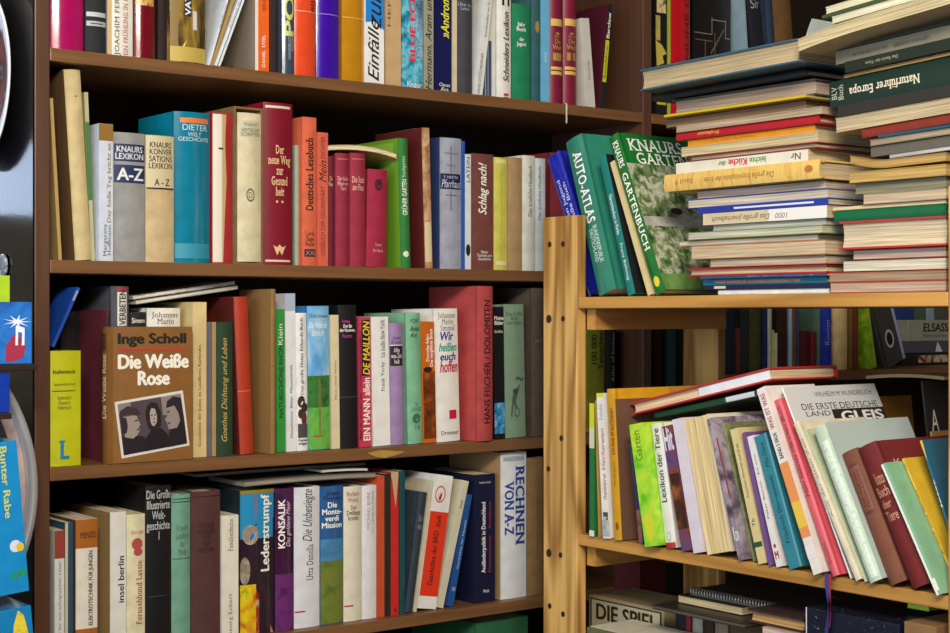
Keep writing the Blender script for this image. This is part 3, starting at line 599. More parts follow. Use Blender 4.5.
r(409, 423.5, 313, '#78b08c', 'mint green hardback with a dark emblem near its foot', b=.003, xt=406.5, marks=[T('Anna\nAnt', .2, .85, 326, 338, '#21402e', 'h', sh=.3, bold=.02), T('MOZART', .25, .85, 319, 323, '#21402e', 'h'), El(.55, 419, .28, 5, '#3f6a50'), T('DIE\nGESPENSTER', .2, .9, 403, 412, '#3f6a50', 'h'), T('TB', .35, .8, 426, 430, '#3f6a50', 'h')])
r(424, 436.5, 322, '#c8641a', 'orange and brown paperback with white print', kind='s', xt=421.5, fin='gloss', marks=[T('Dorothy Eden\nDie vergiftete Braut', .3, .92, 329, 367, W, bold=.02), Bd(.02, .98, 372, 439, mphoto('#3a1c10', '#6e3414', '#c8641a', sc=30)), El(.4, 370, .35, 3, '#2a1610')])
r(437.5, 461, 309, '#e6e2da', 'white hardback with green, blue and red brush lettering and a red square', b=.003, fin='semi', xt=434.5, marks=[
  T('Johannes\nMario\nSimmel', .15, .9, 313, 331, '#57524e', 'h', sf=1), T('Wir', .22, .78, 332, 341, '#2a2f92', 'h', sh=.2, bold=.03), T('heißen', .16, .92, 343, 352, '#1c9a80', 'h', sh=.2, bold=.03), T('euch', .2, .86, 353, 361, '#27348e', 'h', sh=.2, bold=.03), T('hoffen', .18, .95, 361, 373, '#c2184c', 'h', sh=.2, bold=.03),
  Bd(.52, .84, 411, 420, '#c01838', name='red_square'), T('Droemer', .18, .92, 431.5, 435.5, K, 'h', sf=1)])
r(478.5, 494, 286, '#a83e3c', 'tall faded red cloth hardback sticking out with black capitals', d=-.006, b=.004, w=.145, marks=[T('HANS FISCHER / DOLOMITEN', .36, .76, 300, 424, '#33121a', bold=.015)])
r(494.5, 505, 307, '#14161c', 'black paperback with a white title and a blue splash at the foot', kind='s', xt=493, marks=[T('Meine\nBilder', .1, .98, 316, 325, W, 'h', bold=.02), T('Geschichte', .1, .9, 330, 333, W, 'h'), Bd(.02, .98, 403, 434, mphoto('#0c3f66', '#2a8cc0', '#b8dcec', sc=60))])
r(506, 526.5, 304.5, '#7f9a80', 'grey-green hardback with line-drawn figures low on the spine', b=.002, fin='semi', xt=503.5, marks=[T('Das Große\nBuch\nvom Sport', .12, .9, 312, 326, '#25302a', 'h'), El(.5, 392, .14, 3, '#3a4a3e'), Po([(.35, 396), (.7, 385), (.72, 387), (.5, 402), (.62, 412), (.56, 414), (.4, 404), (.3, 418), (.25, 416)], '#4b5c4e'), El(.55, 413, .13, 5, '#4b5c4e'), El(.55, 413, .09, 3.5, '#7f9a80'), T('~', .5, .9, 377, 382, '#4b5c4e', 'h')])
r(532.5, 545, 288, '#58483c', 'tall brown-grey hardback last before the pine post', b=.003, d=.02, w=.12, marks=[Bd(.2, .8, 340, 342, '#6e5c4c')])
# behind the pine post: the end of the third shelf
r.where = ' behind the pine post, third dark shelf'
r(588, 605, 330, '#9a9424', 'olive hardback with two black lines of print', b=.002, d=.04, marks=[T('100 000\nTatsachen', .2, .92, 331, 370, '#20200c', bold=.02)])
r(606, 617, 330, '#1e1816', 'black hardback with white print', d=.04, marks=[T('Atlas of human', .5, .85, 333, 382, '#d2c6b4')])
# magazines lying on top of the face-out book's neighbours
def curved(name, label, fr, x0, x1, py, d, w, t, bend, col, tilt=0, curl=0, group=None, pages='#cfc8b4', **k):
    a, c = fr.q(x0, d), fr.q(x1, d); an = math.radians(tilt)
    ex = fr.ex*math.cos(an)+Zv*math.sin(an); up = -fr.ex*math.sin(an)+Zv*math.cos(an)
    return book(mxf(up, -fr.ey, ex, fr.pt(a, d+w, fr.z(py, a, d)+t/2)), t, (c-a)/math.cos(an), w, col, label, kind='s', name=name, cat=k.pop('cat', 'magazine'), bend=bend, curl=curl, group=group, pages=pages, **k)
g = 'magazines lying on the third shelf books'
curved('magazine', 'dog-eared grey magazine lying on the upright books, lower of the pair, third dark shelf', D, 136, 238, 304.5, .04, .1, .006, .0, '#8f8d88', tilt=8.2, group=g)
curved('magazine', 'dog-eared black and white magazine lying on top of the pair, third dark shelf', D, 133, 235, 299.5, .043, .1, .005, .0, mphoto('#1c1a1c', '#d8d4cc', '#55524e', sc=40), tilt=8.2, group=g)
# blue folder leaning in the corner
r.where = ', third dark shelf'
r(51.5, 55, 287, '#1c48a8', 'slim blue booklet with a pale top lying slanted above the yellow dictionary', xt=78, d=.012, w=.07, z=D.z(350, D.q(60, .01), .01)+.004, kind='s', marks=[Bd(.1, .9, .78, .95, '#8a94a8')])

# ================================================================== DARK BOOKCASE, LOWEST VISIBLE SHELF
r = Row(D, ZS[4], ', lowest dark shelf', 'books on the lowest dark shelf')
r(54.5, 64.5, 531, '#cfd3d0', 'slim white book with a brick red top', kind='s', marks=[Bd(0, 1, 531, 559, '#8f3a30'), T('Bücher für den erfolgreichen Leser', .4, .7, 562, 650, '#444')])
r(65, 73, 523, '#2d4c66', 'slim dark blue book with a cream stripe', kind='s', marks=[Bd(0, .35, 0, 1, '#c9be9c')])
r(76, 98, 520, '#e0dcd2', 'white hardback with an orange-brown top and bold black capitals', b=.002, fin='semi', marks=[Bd(0, 1, 520, 549, '#a5601c'), T('MENZEL', .2, .95, 533, 539, '#3a2410', 'h', bold=.02), T('ELEKTROTECHNIK FÜR JUNGEN', .52, .82, 552, 627, '#201c18', bold=.02), Bd(0, 1, 630, 670, '#a5601c'), Bd(0, 1, 0, 1, '#6a5030', face='l', name='front_cover')])
r(110, 126, 512.5, '#dcdcd8', 'white paperback with lower-case black title and a tan cover', kind='s', w=.14, marks=[T('insel berlin', .5, .88, 557, 604, '#1c1a1c', bold=.02), Bd(0, 1, 0, 1, '#a58a5c', face='l', name='front_cover')])
r(127, 145.5, 515, '#d8d2ae', 'cream hardback with a red blot and red print', b=.002, marks=[T('Fernsehhund Lassie', .5, .82, 562, 626, '#a03a3a', bold=.015, sf=1), T('BÜCHER', .25, .9, 531, 535, '#a03a3a', 'h'), El(.55, 545, .3, 6, '#b04a4a'), El(.6, 553, .25, 4, '#b04a4a')])
r(146, 172, 487, '#131417', 'large black hardback with a grey condensed title', b=.003, fin='semi', marks=[T('Die Große\nIllustrierte\nWelt-\ngeschichte\nI', .04, .96, 491, 541, '#b9bcbc', 'h', bold=.01), Bd(.1, .8, 597, 598, '#33353a')])
r(172.5, 191.5, 495, '#6a9a86', 'grey-green hardback with double rules at its head', b=.004, marks=[Bd(.02, .98, 499, 500.2, '#2d5548'), Bd(.02, .98, 502, 503.2, '#2d5548'), T('Knaurs\nLexikon\nder\nMode', .2, .85, 525, 556, '#416a5a', 'h'), Bd(.02, .98, 559, 560, '#41685a')])
r(192, 221, 492, '#4d2b28', 'dark brown hardback with blackened print', b=.003, marks=[Bd(.02, .98, 497, 498, '#2c1614'), T('ROMANE\nNOVELLEN\nVON\nDEN\nMEISTERN', .2, .8, 524, 554, '#2a1412', 'h')])
r(221.5, 238.5, 516, '#dcd8c8', 'cream paperback with grey print up its spine', kind='s', marks=[T('Familienfeste', .4, .68, 520, 552, '#5b574e', sf=1), T('Georg Eckert', .4, .68, 606, 650, '#5b574e', sf=1)])
r(240, 275, 491, '#2a1c2a', 'thick illustrated hardback with a blue head and yellow foot', b=.004, fin='gloss', marks=[
  Bd(0, 1, 0, 1, '#16292e', face='l', name='front_cover'), Bd(.01, .99, 494, 540, '#1a86b8', name='sky_picture'), Po([(.3, 540), (.45, 525), (.7, 528), (.99, 520), (.99, 636), (.3, 636), (.22, 560)], '#21161f', name='dark_picture'),
  Bd(.01, .45, 586, 660, mphoto('#7a1a10', '#d08a18', '#d8c818', '#241810', sc=26)), Po([(.45, 590), (.98, 640), (.98, 660), (.45, 660)], mphoto('#d8c8a0', '#a02018', '#241810', sc=30)), El(.3, 536, .22, 10, mphoto('#c8b49a', '#8a7a70', '#e0d0b8', sc=60)), El(.15, 572, .14, 14, mphoto('#b8a890', '#504438', sc=60)),
  T('Lederstrumpf', .58, .92, 496, 574, W, bold=.03), T('J.F. COOPER', .4, .5, 496, 522, '#c03030'), Bd(0, 1, 491, 495, '#8a7a24', name='head_band')])
r(275.5, 294.5, 489, '#3a1638', 'purple-black hardback with a white capital name', b=.003, fin='gloss', marks=[Bd(.01, .99, 486, 530, mphoto('#241024', '#5a2460', sc=20)), T('KONSALIK', .15, .5, 500, 549, W, bold=.03), T('Das goldene Meer', .55, .85, 502, 548, '#d8c8d8', sh=.3), Bd(.02, .98, 575, 640, mphoto('#2a1030', '#6a2c70', '#3a1638', sc=24))])
r(295, 320.5, 488, '#d3d5da', 'white hardback with flowing script up its spine', b=.003, fin='semi', marks=[T('Utta Danella', .45, .72, 546, 582, '#33343c', sf=1), T('Die Unbesiegte', .3, .78, 490, 543, '#33343c', sh=.4), Bd(.02, .4, 612, 613.5, '#a02848')])
r(321, 344, 487, '#2a5a94', 'hardback whose spine shows blue hills over green ground', b=.003, fin='gloss', marks=[
  Bd(.01, .99, 560, 625, mphoto('#3f5a24', '#6c7a34', '#84703a', sc=18, st=(1, 1, 1.5))), Bd(.01, .99, 540, 562, mphoto('#2a5a94', '#4a84b0', '#2f6a8c', sc=15, st=(.4, 1, 2))), T('Jürgen\nThorwald', .1, .92, 492, 501, '#16243c', 'h', bold=.01), T('Die\nMonte-\nverdi\nMission', .06, .92, 503, 529, W, 'h', bold=.03)])
r(344.5, 362, 487, '#d8d1bc', 'cream hardback with brown and red title lines', b=.003, fin='semi', marks=[T('Barbara\nWood', .15, .85, 492, 503, '#8a3a2c', 'h'), T('Der\nZwillings\nbruder', .12, .92, 506, 521, '#4a3c34', 'h', bold=.01, sf=1), Bd(.02, .5, 606, 607.5, '#b02838')])
r(362.5, 377, 486, '#d9d6d8', 'white hardback with pale pinkish print', b=.002, fin='semi', marks=[T('MICHAEL BURK', .3, .5, 492, 530, '#9a8088'), T('Das Tribunal der Freiheit', .6, .78, 492, 534, '#a88a90')])
r(377.5, 384.5, 476, '#c04c2c', 'slim orange-red paperback', kind='s')
r(385, 390.5, 474, '#1f2c26', 'slim blackish green paperback', kind='s')
r(391, 398.5, 472, '#c22a22', 'red paperback with a torn beige head', kind='s', marks=[Bd(0, 1, 472, 478, '#b8a57c'), Po([(.1, 478), (.95, 478), (.6, 508)], '#b8a57c', name='torn_paper'), Bd(.4, .8, 608, 613, '#8a2020')])
r(399.5, 405, 471, '#1a4a60', 'slim teal blue paperback', kind='s', fin='gloss', marks=[Bd(0, .4, 0, 1, '#14503c')])
r(402.5, 413, 492, '#2a3440', 'slate grey hardback leaning to one side', xt=417.5, b=.002, marks=[T('Die Grafen\nvon Hessen', .25, .8, 515, 530, '#8a94a0', 'h')])
r(414, 416.5, 480, '#c9c0a4', 'thin cream booklet leaning against the orange and white book', xt=431.5, kind='s')
r(417, 436.5, 474, '#e2e0da', 'leaning white paperback with a large orange-red label', xt=435, kind='s', marks=[
  Bd(.01, .99, 512, 599, '#dc3416'), T('Geschichte der BRD', .34, .62, 532, 588, '#43140c', bold=.015), T('Abriß', .4, .64, 516, 528, '#43140c', bold=.015), El(.42, 494, .28, 9, '#c8705c'), El(.42, 494, .22, 7, '#e2e0da'), Po([(.3, 490), (.4, 498), (.42, 490), (.5, 498), (.55, 490), (.48, 500), (.36, 500)], '#c03020', name='emblem')])
r(437, 443.5, 480, '#ccc6ac', 'slim cream paperback leaning beside the orange label book', xt=463.5, kind='s', marks=[T('Heft', .3, .7, 500, 508, K)])
r(446, 453.5, 494, '#24508c', 'slim blue paperback leaning last of the tilted group', xt=465.5, kind='s', marks=[T('Geschichte der Neuzeit', .4, .7, 520, 570, '#c8d4e4'), Bd(.2, .8, 588, 592, '#88a')])
r(474, 495, 475, '#161a36', 'thick navy paperback with white and red title lines', kind='s', w=.15, marks=[T('Ausländerpolitik in Deutschland', .35, .6, 503, 574, W, bold=.02), T('Dokumente   Analysen', .68, .84, 503, 574, '#a03444'), T('Herbert Spaich', .25, .8, 482, 485, '#c8c8d8', 'h'), T('Pahl', .45, .7, 591, 594, W, 'h')])
r(500.5, 527, 453, '#dfe1e2', 'tall white hardback with large blue serif capitals', b=.002, fin='semi', w=.15, marks=[
  T('RECHNEN', .56, .92, 467, 547, '#1c3f8c', 'd', bold=.035, sf=1), T('VON A-Z', .16, .5, 482, 536, '#1c3f8c', 'd', bold=.035, sf=1), Bd(.1, .9, 457, 462, '#b8bcc4'), T('HEINZ BÖHM', .15, .88, 457.5, 461.5, '#8a8088', 'h'), Bd(0, 1, 0, 1, '#a8865c', face='l', name='front_cover')])
r(528, 544, 458, '#8a6a40', 'tan brown hardback last before the pine post', b=.003, marks=[T('Der Kampf ums Dasein', .5, .75, 500, 560, '#6a4e30')])
g = 'papers lying on the lowest dark shelf books'
curved('magazine', 'worn grey magazine lying across the upright books, lowest dark shelf', D, 244, 376, 487, .02, .12, .008, .002, '#67625a', tilt=-0.2, pages='#8a8376', group=g)
curved('magazine', 'dark magazine lying beneath the shelf board, lowest dark shelf', D, 196, 366, 477.5, .045, .12, .005, .001, '#57534c', tilt=0, pages='#7a7468', group=g)
curved('paper_sheet', 'creased white sheet lying on the worn magazines, lowest dark shelf', D, 322, 368, 472.5, .025, .1, .0035, .001, '#d8d6d0', tilt=-1.5, group=g, cat='paper')
# what shows of the shelf below
r = Row(D, ZS[5], '', 'things on the bottom dark shelf')
r(478, 530, 624, '#1c5a34', 'green folder whose top edge shows under the lowest dark shelf', d=.02, w=.2, name='folder', cat='folder')

# ================================================================== PINE SHELVING, UPPER BOARD: STANDING BOOKS
r = Row(P, PZ1, ', upper pine shelf', 'books standing on the upper pine shelf', d=.03)
r(588, 603.5, 160, '#16249a', 'royal blue hardback leaning behind the pine post', xt=546, b=.003, fin='gloss', d=.045, w=.16, marks=[T('der deutschen Jugend', .25, .55, 185, 268, '#c6cde8', bold=.01), T('Das große Buch', .6, .85, 190, 250, '#c6cde8')])
r(598, 616.5, 143, '#2c7a66', 'tall green hardback leaning, white capitals running down its spine', xt=564.5, b=.003, fin='gloss', d=.026, w=.2, marks=[
  T('AUTO-ATLAS', .3, .78, 157, 228, W, 'd', bold=.02, sf=1), T('BUNDESREPUBLIK\nDEUTSCHLAND', .3, .75, 232, 268, '#cfe0d6', 'd')])
r(628, 636, 158, '#14766e', 'slim teal hardback leaning against the white-lettered green one', xt=598.5, b=.001, fin='semi', d=.028, w=.19, marks=[T('Gartenlexikon in Farbe', .3, .7, 197, 237, W, 'd', bold=.01), T('Franz Böhmig', .3, .7, 246, 282, W, 'd'), Bd(0, 1, 0, 1, '#14181a', face='r', name='back_cover')])
r(648, 652.5, 163, '#d0bc8a', 'thin cream booklet leaning beside the garden book', xt=610, kind='s', d=.03, w=.18)
gm = mphoto('#1c2a18', '#3c5a2c', '#7a8a5c', '#c8c4b4', '#2c4020', sc=55)
r(653.5, 667, 139.5, '#186a2c', 'large green gardening book with a garden photograph on its cover', xt=606, b=.002, fin='gloss', d=.03, w=.25, marks=[
  T('KNAURS', .3, .8, 146, 172, W, 'd', bold=.01, sf=1), T('GARTENBUCH', .3, .8, 178, 255, W, 'd', bold=.01, sf=1), El(.5, 285, .25, 5, '#d8c832'), Bd(0, 1, .0, .8, gm, 'r', 'cover_photo'),
  T('KNAURS', .06, .52, .885, .965, W, 'h', 'r', bold=.01, sf=1), T('GARTENBUCH', .1, .86, .80, .875, W, 'h', 'r', bold=.01, sf=1), Bd(0, .9, .40, .46, mphoto('#9a948c', '#c8c4b8', sc=40), 'r', 'path_picture'), El(.36, .64, .05, .018, '#d8c030', 'r'), El(.3, .5, .05, .022, '#3a2028', 'r'), El(.70, .5, .06, .05, '#8a3c18', 'r'), Bd(.62, .66, .55, .72, '#6a5030', 'r', 'post_picture'), Bd(0, 1, 0, .1, mphoto('#4a7a34', '#7a9a54', sc=50), 'r', 'lawn_picture')])

# ================================================================== THE TWO STACKS OF LYING BOOKS
s = Stack(P, PZ1, '', 'books stacked on the upper pine shelf beside the garden book', d=.02, w=.19)
PG, PK, WH = '#d2bd92', '#cdb59c', '#d8d0bc'
s(718, 829, 290, '#d8d4cc', 'thin white booklet at the very bottom of the garden book stack', 's', w=.15)
s(705, 829, 285.5, '#1b1a3c', 'dark navy paperback second from bottom of the garden book stack', 's', kind='s', marks=[Bd(.2, .8, .82, .92, '#c8b8a8')])
s(703, 827, 279.5, '#13697c', 'teal magazine near the bottom of the garden book stack', 's', kind='s', marks=[Bd(.3, .7, .2, .9, mphoto('#13697c', '#c87a5c', '#1c3040', sc=60))])
s(700, 826, 277, '#2c4a70', 'thin dark blue magazine lying on the teal one in the garden book stack', 's', kind='s', marks=[Bd(.3, .8, .05, .6, mphoto('#8a9ab0', '#2c4a70', '#b03a3a', sc=60))])
s(687, 826, 268.5, '#a81a24', 'red hardback with pages outward low in the garden book stack', 'f', pages='#dcc49c', fin='semi')
s(710, 826, 259.5, '#bf8a5c', 'pinkish page block with an orange cover low in the garden book stack', 'f', kind='s', pages=PK)
s(691, 825, 246, '#9a7448', 'thick block of cream pages in brown covers, garden book stack', 'f', kind='s', pages='#d8bd98', w=.22)
s(679, 818, 241.5, '#c97a28', 'thin orange-edged white volume jutting out over the thick cream block', 'f', kind='s', pages='#e4dcc8')
s(688, 822, 232.5, '#5f8c2c', 'grey-white magazine with green lower cover in the garden book stack', 'f', kind='s', pages='#cfc8b4')
s(713, 826, 225.5, '#b8b09c', 'pale grey magazine lying under the cream book with upside-down print', 'f', kind='s', pages='#c9c4b4')
s(703, 827, 214, '#c9b896', 'cream paperback with upside-down dark print along its spine', 's', kind='s', marks=[Bd(0, 1, 0, .45, '#dcd8d0'), T('1000   Das große Journalbuch', .2, .8, .3, .92, '#6a5134', sh=.2)])
s(697, 828, 208, '#23348a', 'blue-edged booklet lying on the cream book with upside-down print', 's', kind='s', marks=[Bd(.4, .7, .1, .7, '#cfd0d8')])
s(688, 828, 200, '#3a4ca0', 'white-paged blue paperback lying above the blue-edged booklet', 'f', kind='s', pages='#d8c8b0')
s(697, 826, 191, '#221e4a', 'navy paperback with pinkish pages beneath the bulky yellow book', 'f', kind='s', pages=PK)
s(664, 819, 175, mphoto('#c99a3c', '#dcb868', '#b8842c', sc=14, st=(.6, 1, 5)), 'bulky yellow hardback jutting out with faint upside-down brown print', 's', fin='semi', b=.002, d=.008, w=.2, marks=[T('Die große Enzyklopädie der Erde', .3, .72, .27, .72, '#8a5a28', sh=.15), T('Band 9', .35, .65, .8, .92, '#9a6430'), El(.55, .06, .2, .025, '#a86a30')])
s(676, 808, 163.5, '#d6d0bc', 'white magazine with red and green upside-down print above the bulky yellow book', 's', kind='s', marks=[T('Küche', .2, .85, .44, .58, '#c02030', bold=.03), T('leichte', .25, .8, .3, .42, '#4a8a30', bold=.02), T('der', .3, .75, .6, .66, '#4a8a30', bold=.02), T('Nr', .2, .8, .05, .12, K)])
s(687, 816, 156, '#7a1c28', 'thin maroon hardback with cream pages in the garden book stack', 'f', pages=PG, fin='semi')
s(681, 818, 147.5, '#c8b078', 'cream page block above the thin maroon hardback', 'f', kind='s', pages='#d8c494')
s(688, 815, 140.5, '#d08418', 'orange paperback lying just under the red one with yellow print', 's', kind='s', marks=[T('Rezepte für jeden Tag', .3, .7, .45, .8, '#a05c10')])
s(676, 819, 133.5, '#a81826', 'red hardback with yellow upside-down print in the garden book stack', 's', fin='semi', b=.001, marks=[T('Professor', .28, .75, .68, .84, '#d8a040', bold=.02)])
s(676, 822, 126, '#b09a74', 'block of brownish cream pages lying on the red book with yellow print', 'f', kind='s', pages='#bfa88a')
s(666, 806, 119.5, '#4a1a20', 'dark maroon paperback with brown pages beneath a yellow edge', 'f', kind='s', pages='#8a6a4c')
s(664, 806, 116.5, '#c8aa14', 'thin yellow booklet near the top of the garden book stack', 's', kind='s')
s(672, 815, 100.5, '#3f4440', 'grey hardback with rosy pages and a red end, garden book stack', 'f', pages='#c0a48c', fin='semi', marks=[Bd(.0, 1, 0, .05, '#a01a28')])
s.z += .001
s(652, 806, 80, '#1c1f22', 'black hardback lying just beneath the worn open-ended atlas', 's', fin='semi', tilt=.4, t=.009, w=.2)
atlas = s(640, 797, 66, '#33586c', 'worn blue and black hardback jutting out at the top of the garden book stack', 'f', pages='#c4ad84', d=-.02, w=.22, tilt=.8, t=.031, fin='semi', inset=.002, marks=[Bd(.0, 1, .0, .45, mphoto('#15171a', '#4a4638', '#1c1f22', sc=40), 'r', 'worn_cover'), Bd(.0, 1, .0, .45, mphoto('#15171a', '#4a4638', '#1c1f22', sc=40), 'l', 'worn_cover')])
s.w = .2

s = Stack(P, PZ1, '', 'books stacked on the upper pine shelf against the second pine post', d=.015, w=.2)
s(830, 946, 282.5, '#b0463c', 'red-covered pinkish page block at the bottom of the stack by the second pine post', 'f', kind='s', pages='#c2a48c')
s(829, 946, 273, '#b8542c', 'brownish page block with orange and black cover by the second pine post', 'f', kind='s', pages='#a88c70', marks=[Bd(0, 1, 0, .4, '#1c1a18', 'l')])
s(843, 946, 260.5, '#26221e', 'white page block with a dotted black cover under the red-lined books', 'f', kind='s', pages='#dcd2b8')
s(853, 946, 250, '#a02a34', 'rosy page block with a thin red cover under the large red hardback', 'f', kind='s', pages='#cdb09c')
s(839, 946, 222, '#b02c28', 'large red hardback with deep cream pages by the second pine post', 'f', pages='#dcc8a4', fin='semi', w=.22)
s(834, 946, 211, '#0f5c38', 'dark green hardback with its spine outward on top of the large red one', 's', fin='semi', b=.002, w=.22)
s(833, 946, 207.5, '#cfb88c', 'thin cream booklet lying on the dark green hardback', 's', kind='s')
s(863, 946, 194, '#9a8468', 'pinkish cream page block above the dark green hardback', 'f', kind='s', pages='#ccb494')
s(855, 946, 184, mphoto('#5a5a48', '#8a8468', '#3c4034', sc=30), 'greenish grey magazine under the dog-eared yellow paperback', 'f', kind='s', pages='#8a8468')
s(849, 946, 172.5, '#b08a3c', 'yellow paperback with curled dog-eared pages by the second pine post', 'f', kind='s', pages='#c8a45c')
s(850, 946, 164, '#a8803c', 'brownish yellow magazine lying on the dog-eared paperback', 'f', kind='s', pages='#c09a54', tilt=1.2, droop=-.011)
s(889, 955, 154, '#1c4a84', 'cream page block with a blue upper cover by the second pine post', 'f', kind='s', pages='#c8b894', tilt=2)
s(871, 955, 147, '#5c5648', 'thin grey-brown magazine above the blue-covered block', 's', kind='s')
s(870, 955, 140, '#8a7a60', 'greyish tan page block beneath the red-brown book', 'f', kind='s', pages='#a8967a')
s(878, 955, 135.5, '#1c4a5c', 'thin dark teal booklet beneath the red-brown book', 's', kind='s')
s(862, 955, 129, '#7a2a1c', 'thin red-brown hardback lying by the dark green spine with upside-down print', 's', fin='semi', b=.001, tilt=2.6)
s(836, 955, 118, '#b8a074', 'cream page block under the dark spine with upside-down white print', 'f', kind='s', pages='#c8b48c')
s(838, 955, 106, '#2a2622', 'dark brown paperback under the spine with upside-down white print', 's', kind='s')
s(830, 955, 82, '#122a20', 'blackish green hardback with large upside-down white print', 's', fin='semi', b=.002, marks=[T('Naturführer Europa', .28, .72, .26, .83, '#d8cdb4', bold=.02, sf=1), T('BLV\nBuch', .25, .8, .88, .98, '#b8b4a0', 'h')], tilt=3)
s(844, 955, 75, '#9a7c4c', 'tan page block lying on the upside-down white print', 'f', kind='s', pages='#b0905c')
s(845, 955, 62, '#1a2418', 'blackish green paperback with tiny print above the tan pages', 's', kind='s', marks=[T('Das Reich der Tiere', .3, .6, .5, .8, '#a8a080')], tilt=3.2)
s(836, 955, 52, '#7c7462', 'grey-tan paperback with small dark spine print high in the stack', 's', kind='s', marks=[T('HERMANN SCHREIBER', .3, .6, .2, .5, '#3a3428'), T('DAS VOLK DER WÄLDER', .3, .6, .55, .85, '#3a3428')])
s(862, 955, 45, '#2c2a1c', 'dark olive booklet beneath the curling cream magazine', 's', kind='s')
s(798, 955, 42, '#c9b88c', 'cream magazine with curling edges bending high over the stack', 'f', kind='s', pages='#d0bd90', t=.016, d=-.03, name='magazine', cat='magazine', tilt=5, droop=.005)
s.z += .002
s(832, 955, 18, '#cfc8a4', 'pale magazine sloping above the curling cream one', 'f', kind='s', pages='#e8e0c0', t=.009, name='magazine', cat='magazine', tilt=4.5, d=-.028)
s(822, 955, 9, '#3a4a2c', 'thin dark green magazine between two pale ones at the top of the stack', 's', kind='s', t=.004, name='magazine', cat='magazine', d=-.03)
s(826, 955, 5, '#cfc69c', 'pale yellowish magazine topmost in view on the stack by the second pine post', 'f', kind='s', pages='#e8dfb8', t=.009, name='magazine', cat='magazine', d=-.03)
# loose cover lifting from the worn book
def flap():
    a = P.q(797, .0)+.008; vs, fs = [], []
    z0 = P.z(44, a, 0)
    n = 8
    for i in range(n+1):
        f = i/n; x = a-.006+.004*f+.010*f*f; z = z0-.002+.034*f**1.3
        for e in (0, .0012): vs += [P.pt(x+e, .01, z+e), P.pt(x+e, .13, z+e)]
    for i in range(n):
        b = i*4; c = b+4
        fs += [(b, c, c+1, b+1), (b+2, b+3, c+3, c+2), (b, b+2, c+2, c), (b+1, c+1, c+3, b+3)]
    fs += [(0, 1, 3, 2), (n*4, n*4+2, n*4+3, n*4+1)]
    o = link('lifted_endpaper', vs, fs, mat('#b8c4c0', 'semi'), atlas, Matrix.Identity(4))
flap()

# ================================================================== DARK BOOKCASES BEHIND THE STACKS
r = Row(D, ZS[1], '', 'books high behind the stacks of lying books', d=.02, w=.14)
r(655.5, 667, -30, '#17171a', 'black and yellow patterned magazine on the shelf behind the lying stacks', kind='s', name='magazine', cat='magazine', marks=[Bd(.1, .9, -25, 12, mphoto('#b89a34', '#e0d098', '#3c3420', sc=40)), Po([(.0, 40), (.55, 44), (.95, 52), (.6, 55), (.75, 62), (.1, 66)], '#c8b44c', name='yellow_shape'), Bd(0, .4, 15, 40, mphoto('#8a8a6a', '#c8b44c', '#34586a', sc=50)), Bd(.1, .9, 95, 104, '#c8c020')])
r(668, 670.5, -30, '#a8b43c', 'thin lime green booklet beside the bright red hardback', kind='s')
r(671.5, 692, -30, '#b3131f', 'bright glossy red hardback behind the top of the lying stack', fin='gloss', b=.006, d=.012, marks=[T('SINUHE DER', .62, .9, -40, 60, '#7a0d16', bold=.02)])
r(693, 731, -30, '#15100f', 'wide blackish book with a faint pale line drawing', d=.05, b=.001, fin='semi', marks=[
  Po([(.05, 31), (.48, 31), (.48, 32), (.05, 32)], '#8a7a68', name='line_drawing'), Po([(.48, 14), (.50, 14), (.50, 32), (.48, 32)], '#8a7a68', name='line_drawing'), Po([(.5, 16), (.84, 16), (.84, 17), (.5, 17)], '#8a7a68', name='line_drawing'), Po([(.84, 15), (.86, 15), (.86, 34), (.84, 34)], '#8a7a68', name='line_drawing'), Po([(.84, 33), (.97, 33), (.97, 34), (.84, 34)], '#8a7a68', name='line_drawing'), Po([(.45, 50), (.8, 24), (.82, 25), (.47, 52)], '#6a5c4c', name='line_drawing'), Po([(.05, 38), (.5, 38), (.5, 39), (.05, 39)], '#6a5c4c', name='line_drawing'), Bd(.3, .32, 38, 56, '#6a5c4c', name='line_drawing'), Bd(.55, .57, 30, 52, '#6a5c4c', name='line_drawing')])
r(738.5, 741.5, -30, '#8aa0ac', 'thin pale blue booklet leaning behind the lying stacks', xt=729, kind='s')
r(742, 757, -30, '#16171c', 'black hardback leaning behind the lying stacks', xt=728, fin='semi')
r(758, 774, -30, '#1b1d28', 'blue-black hardback with small pale letters leaning behind the stacks', xt=743, fin='semi', marks=[T('Sir', .2, .8, -2, 8, '#9aa0a8', 'h')])
r(775, 782, -30, '#23304a', 'slim dark blue hardback leaning behind the stacks', xt=764)
r(783, 802, -30, '#6a4a20', 'brown hardback leaning near the stack with curling magazine', xt=771)

r = Row(D, ZS[3], '', 'books in the narrow bay behind the pine post')
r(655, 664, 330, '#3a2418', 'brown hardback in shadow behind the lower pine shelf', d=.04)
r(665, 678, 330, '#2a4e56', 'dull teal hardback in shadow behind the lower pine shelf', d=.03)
r(679, 690, 328, '#1a1614', 'blackish hardback in shadow beside the rear pine post', d=.04)

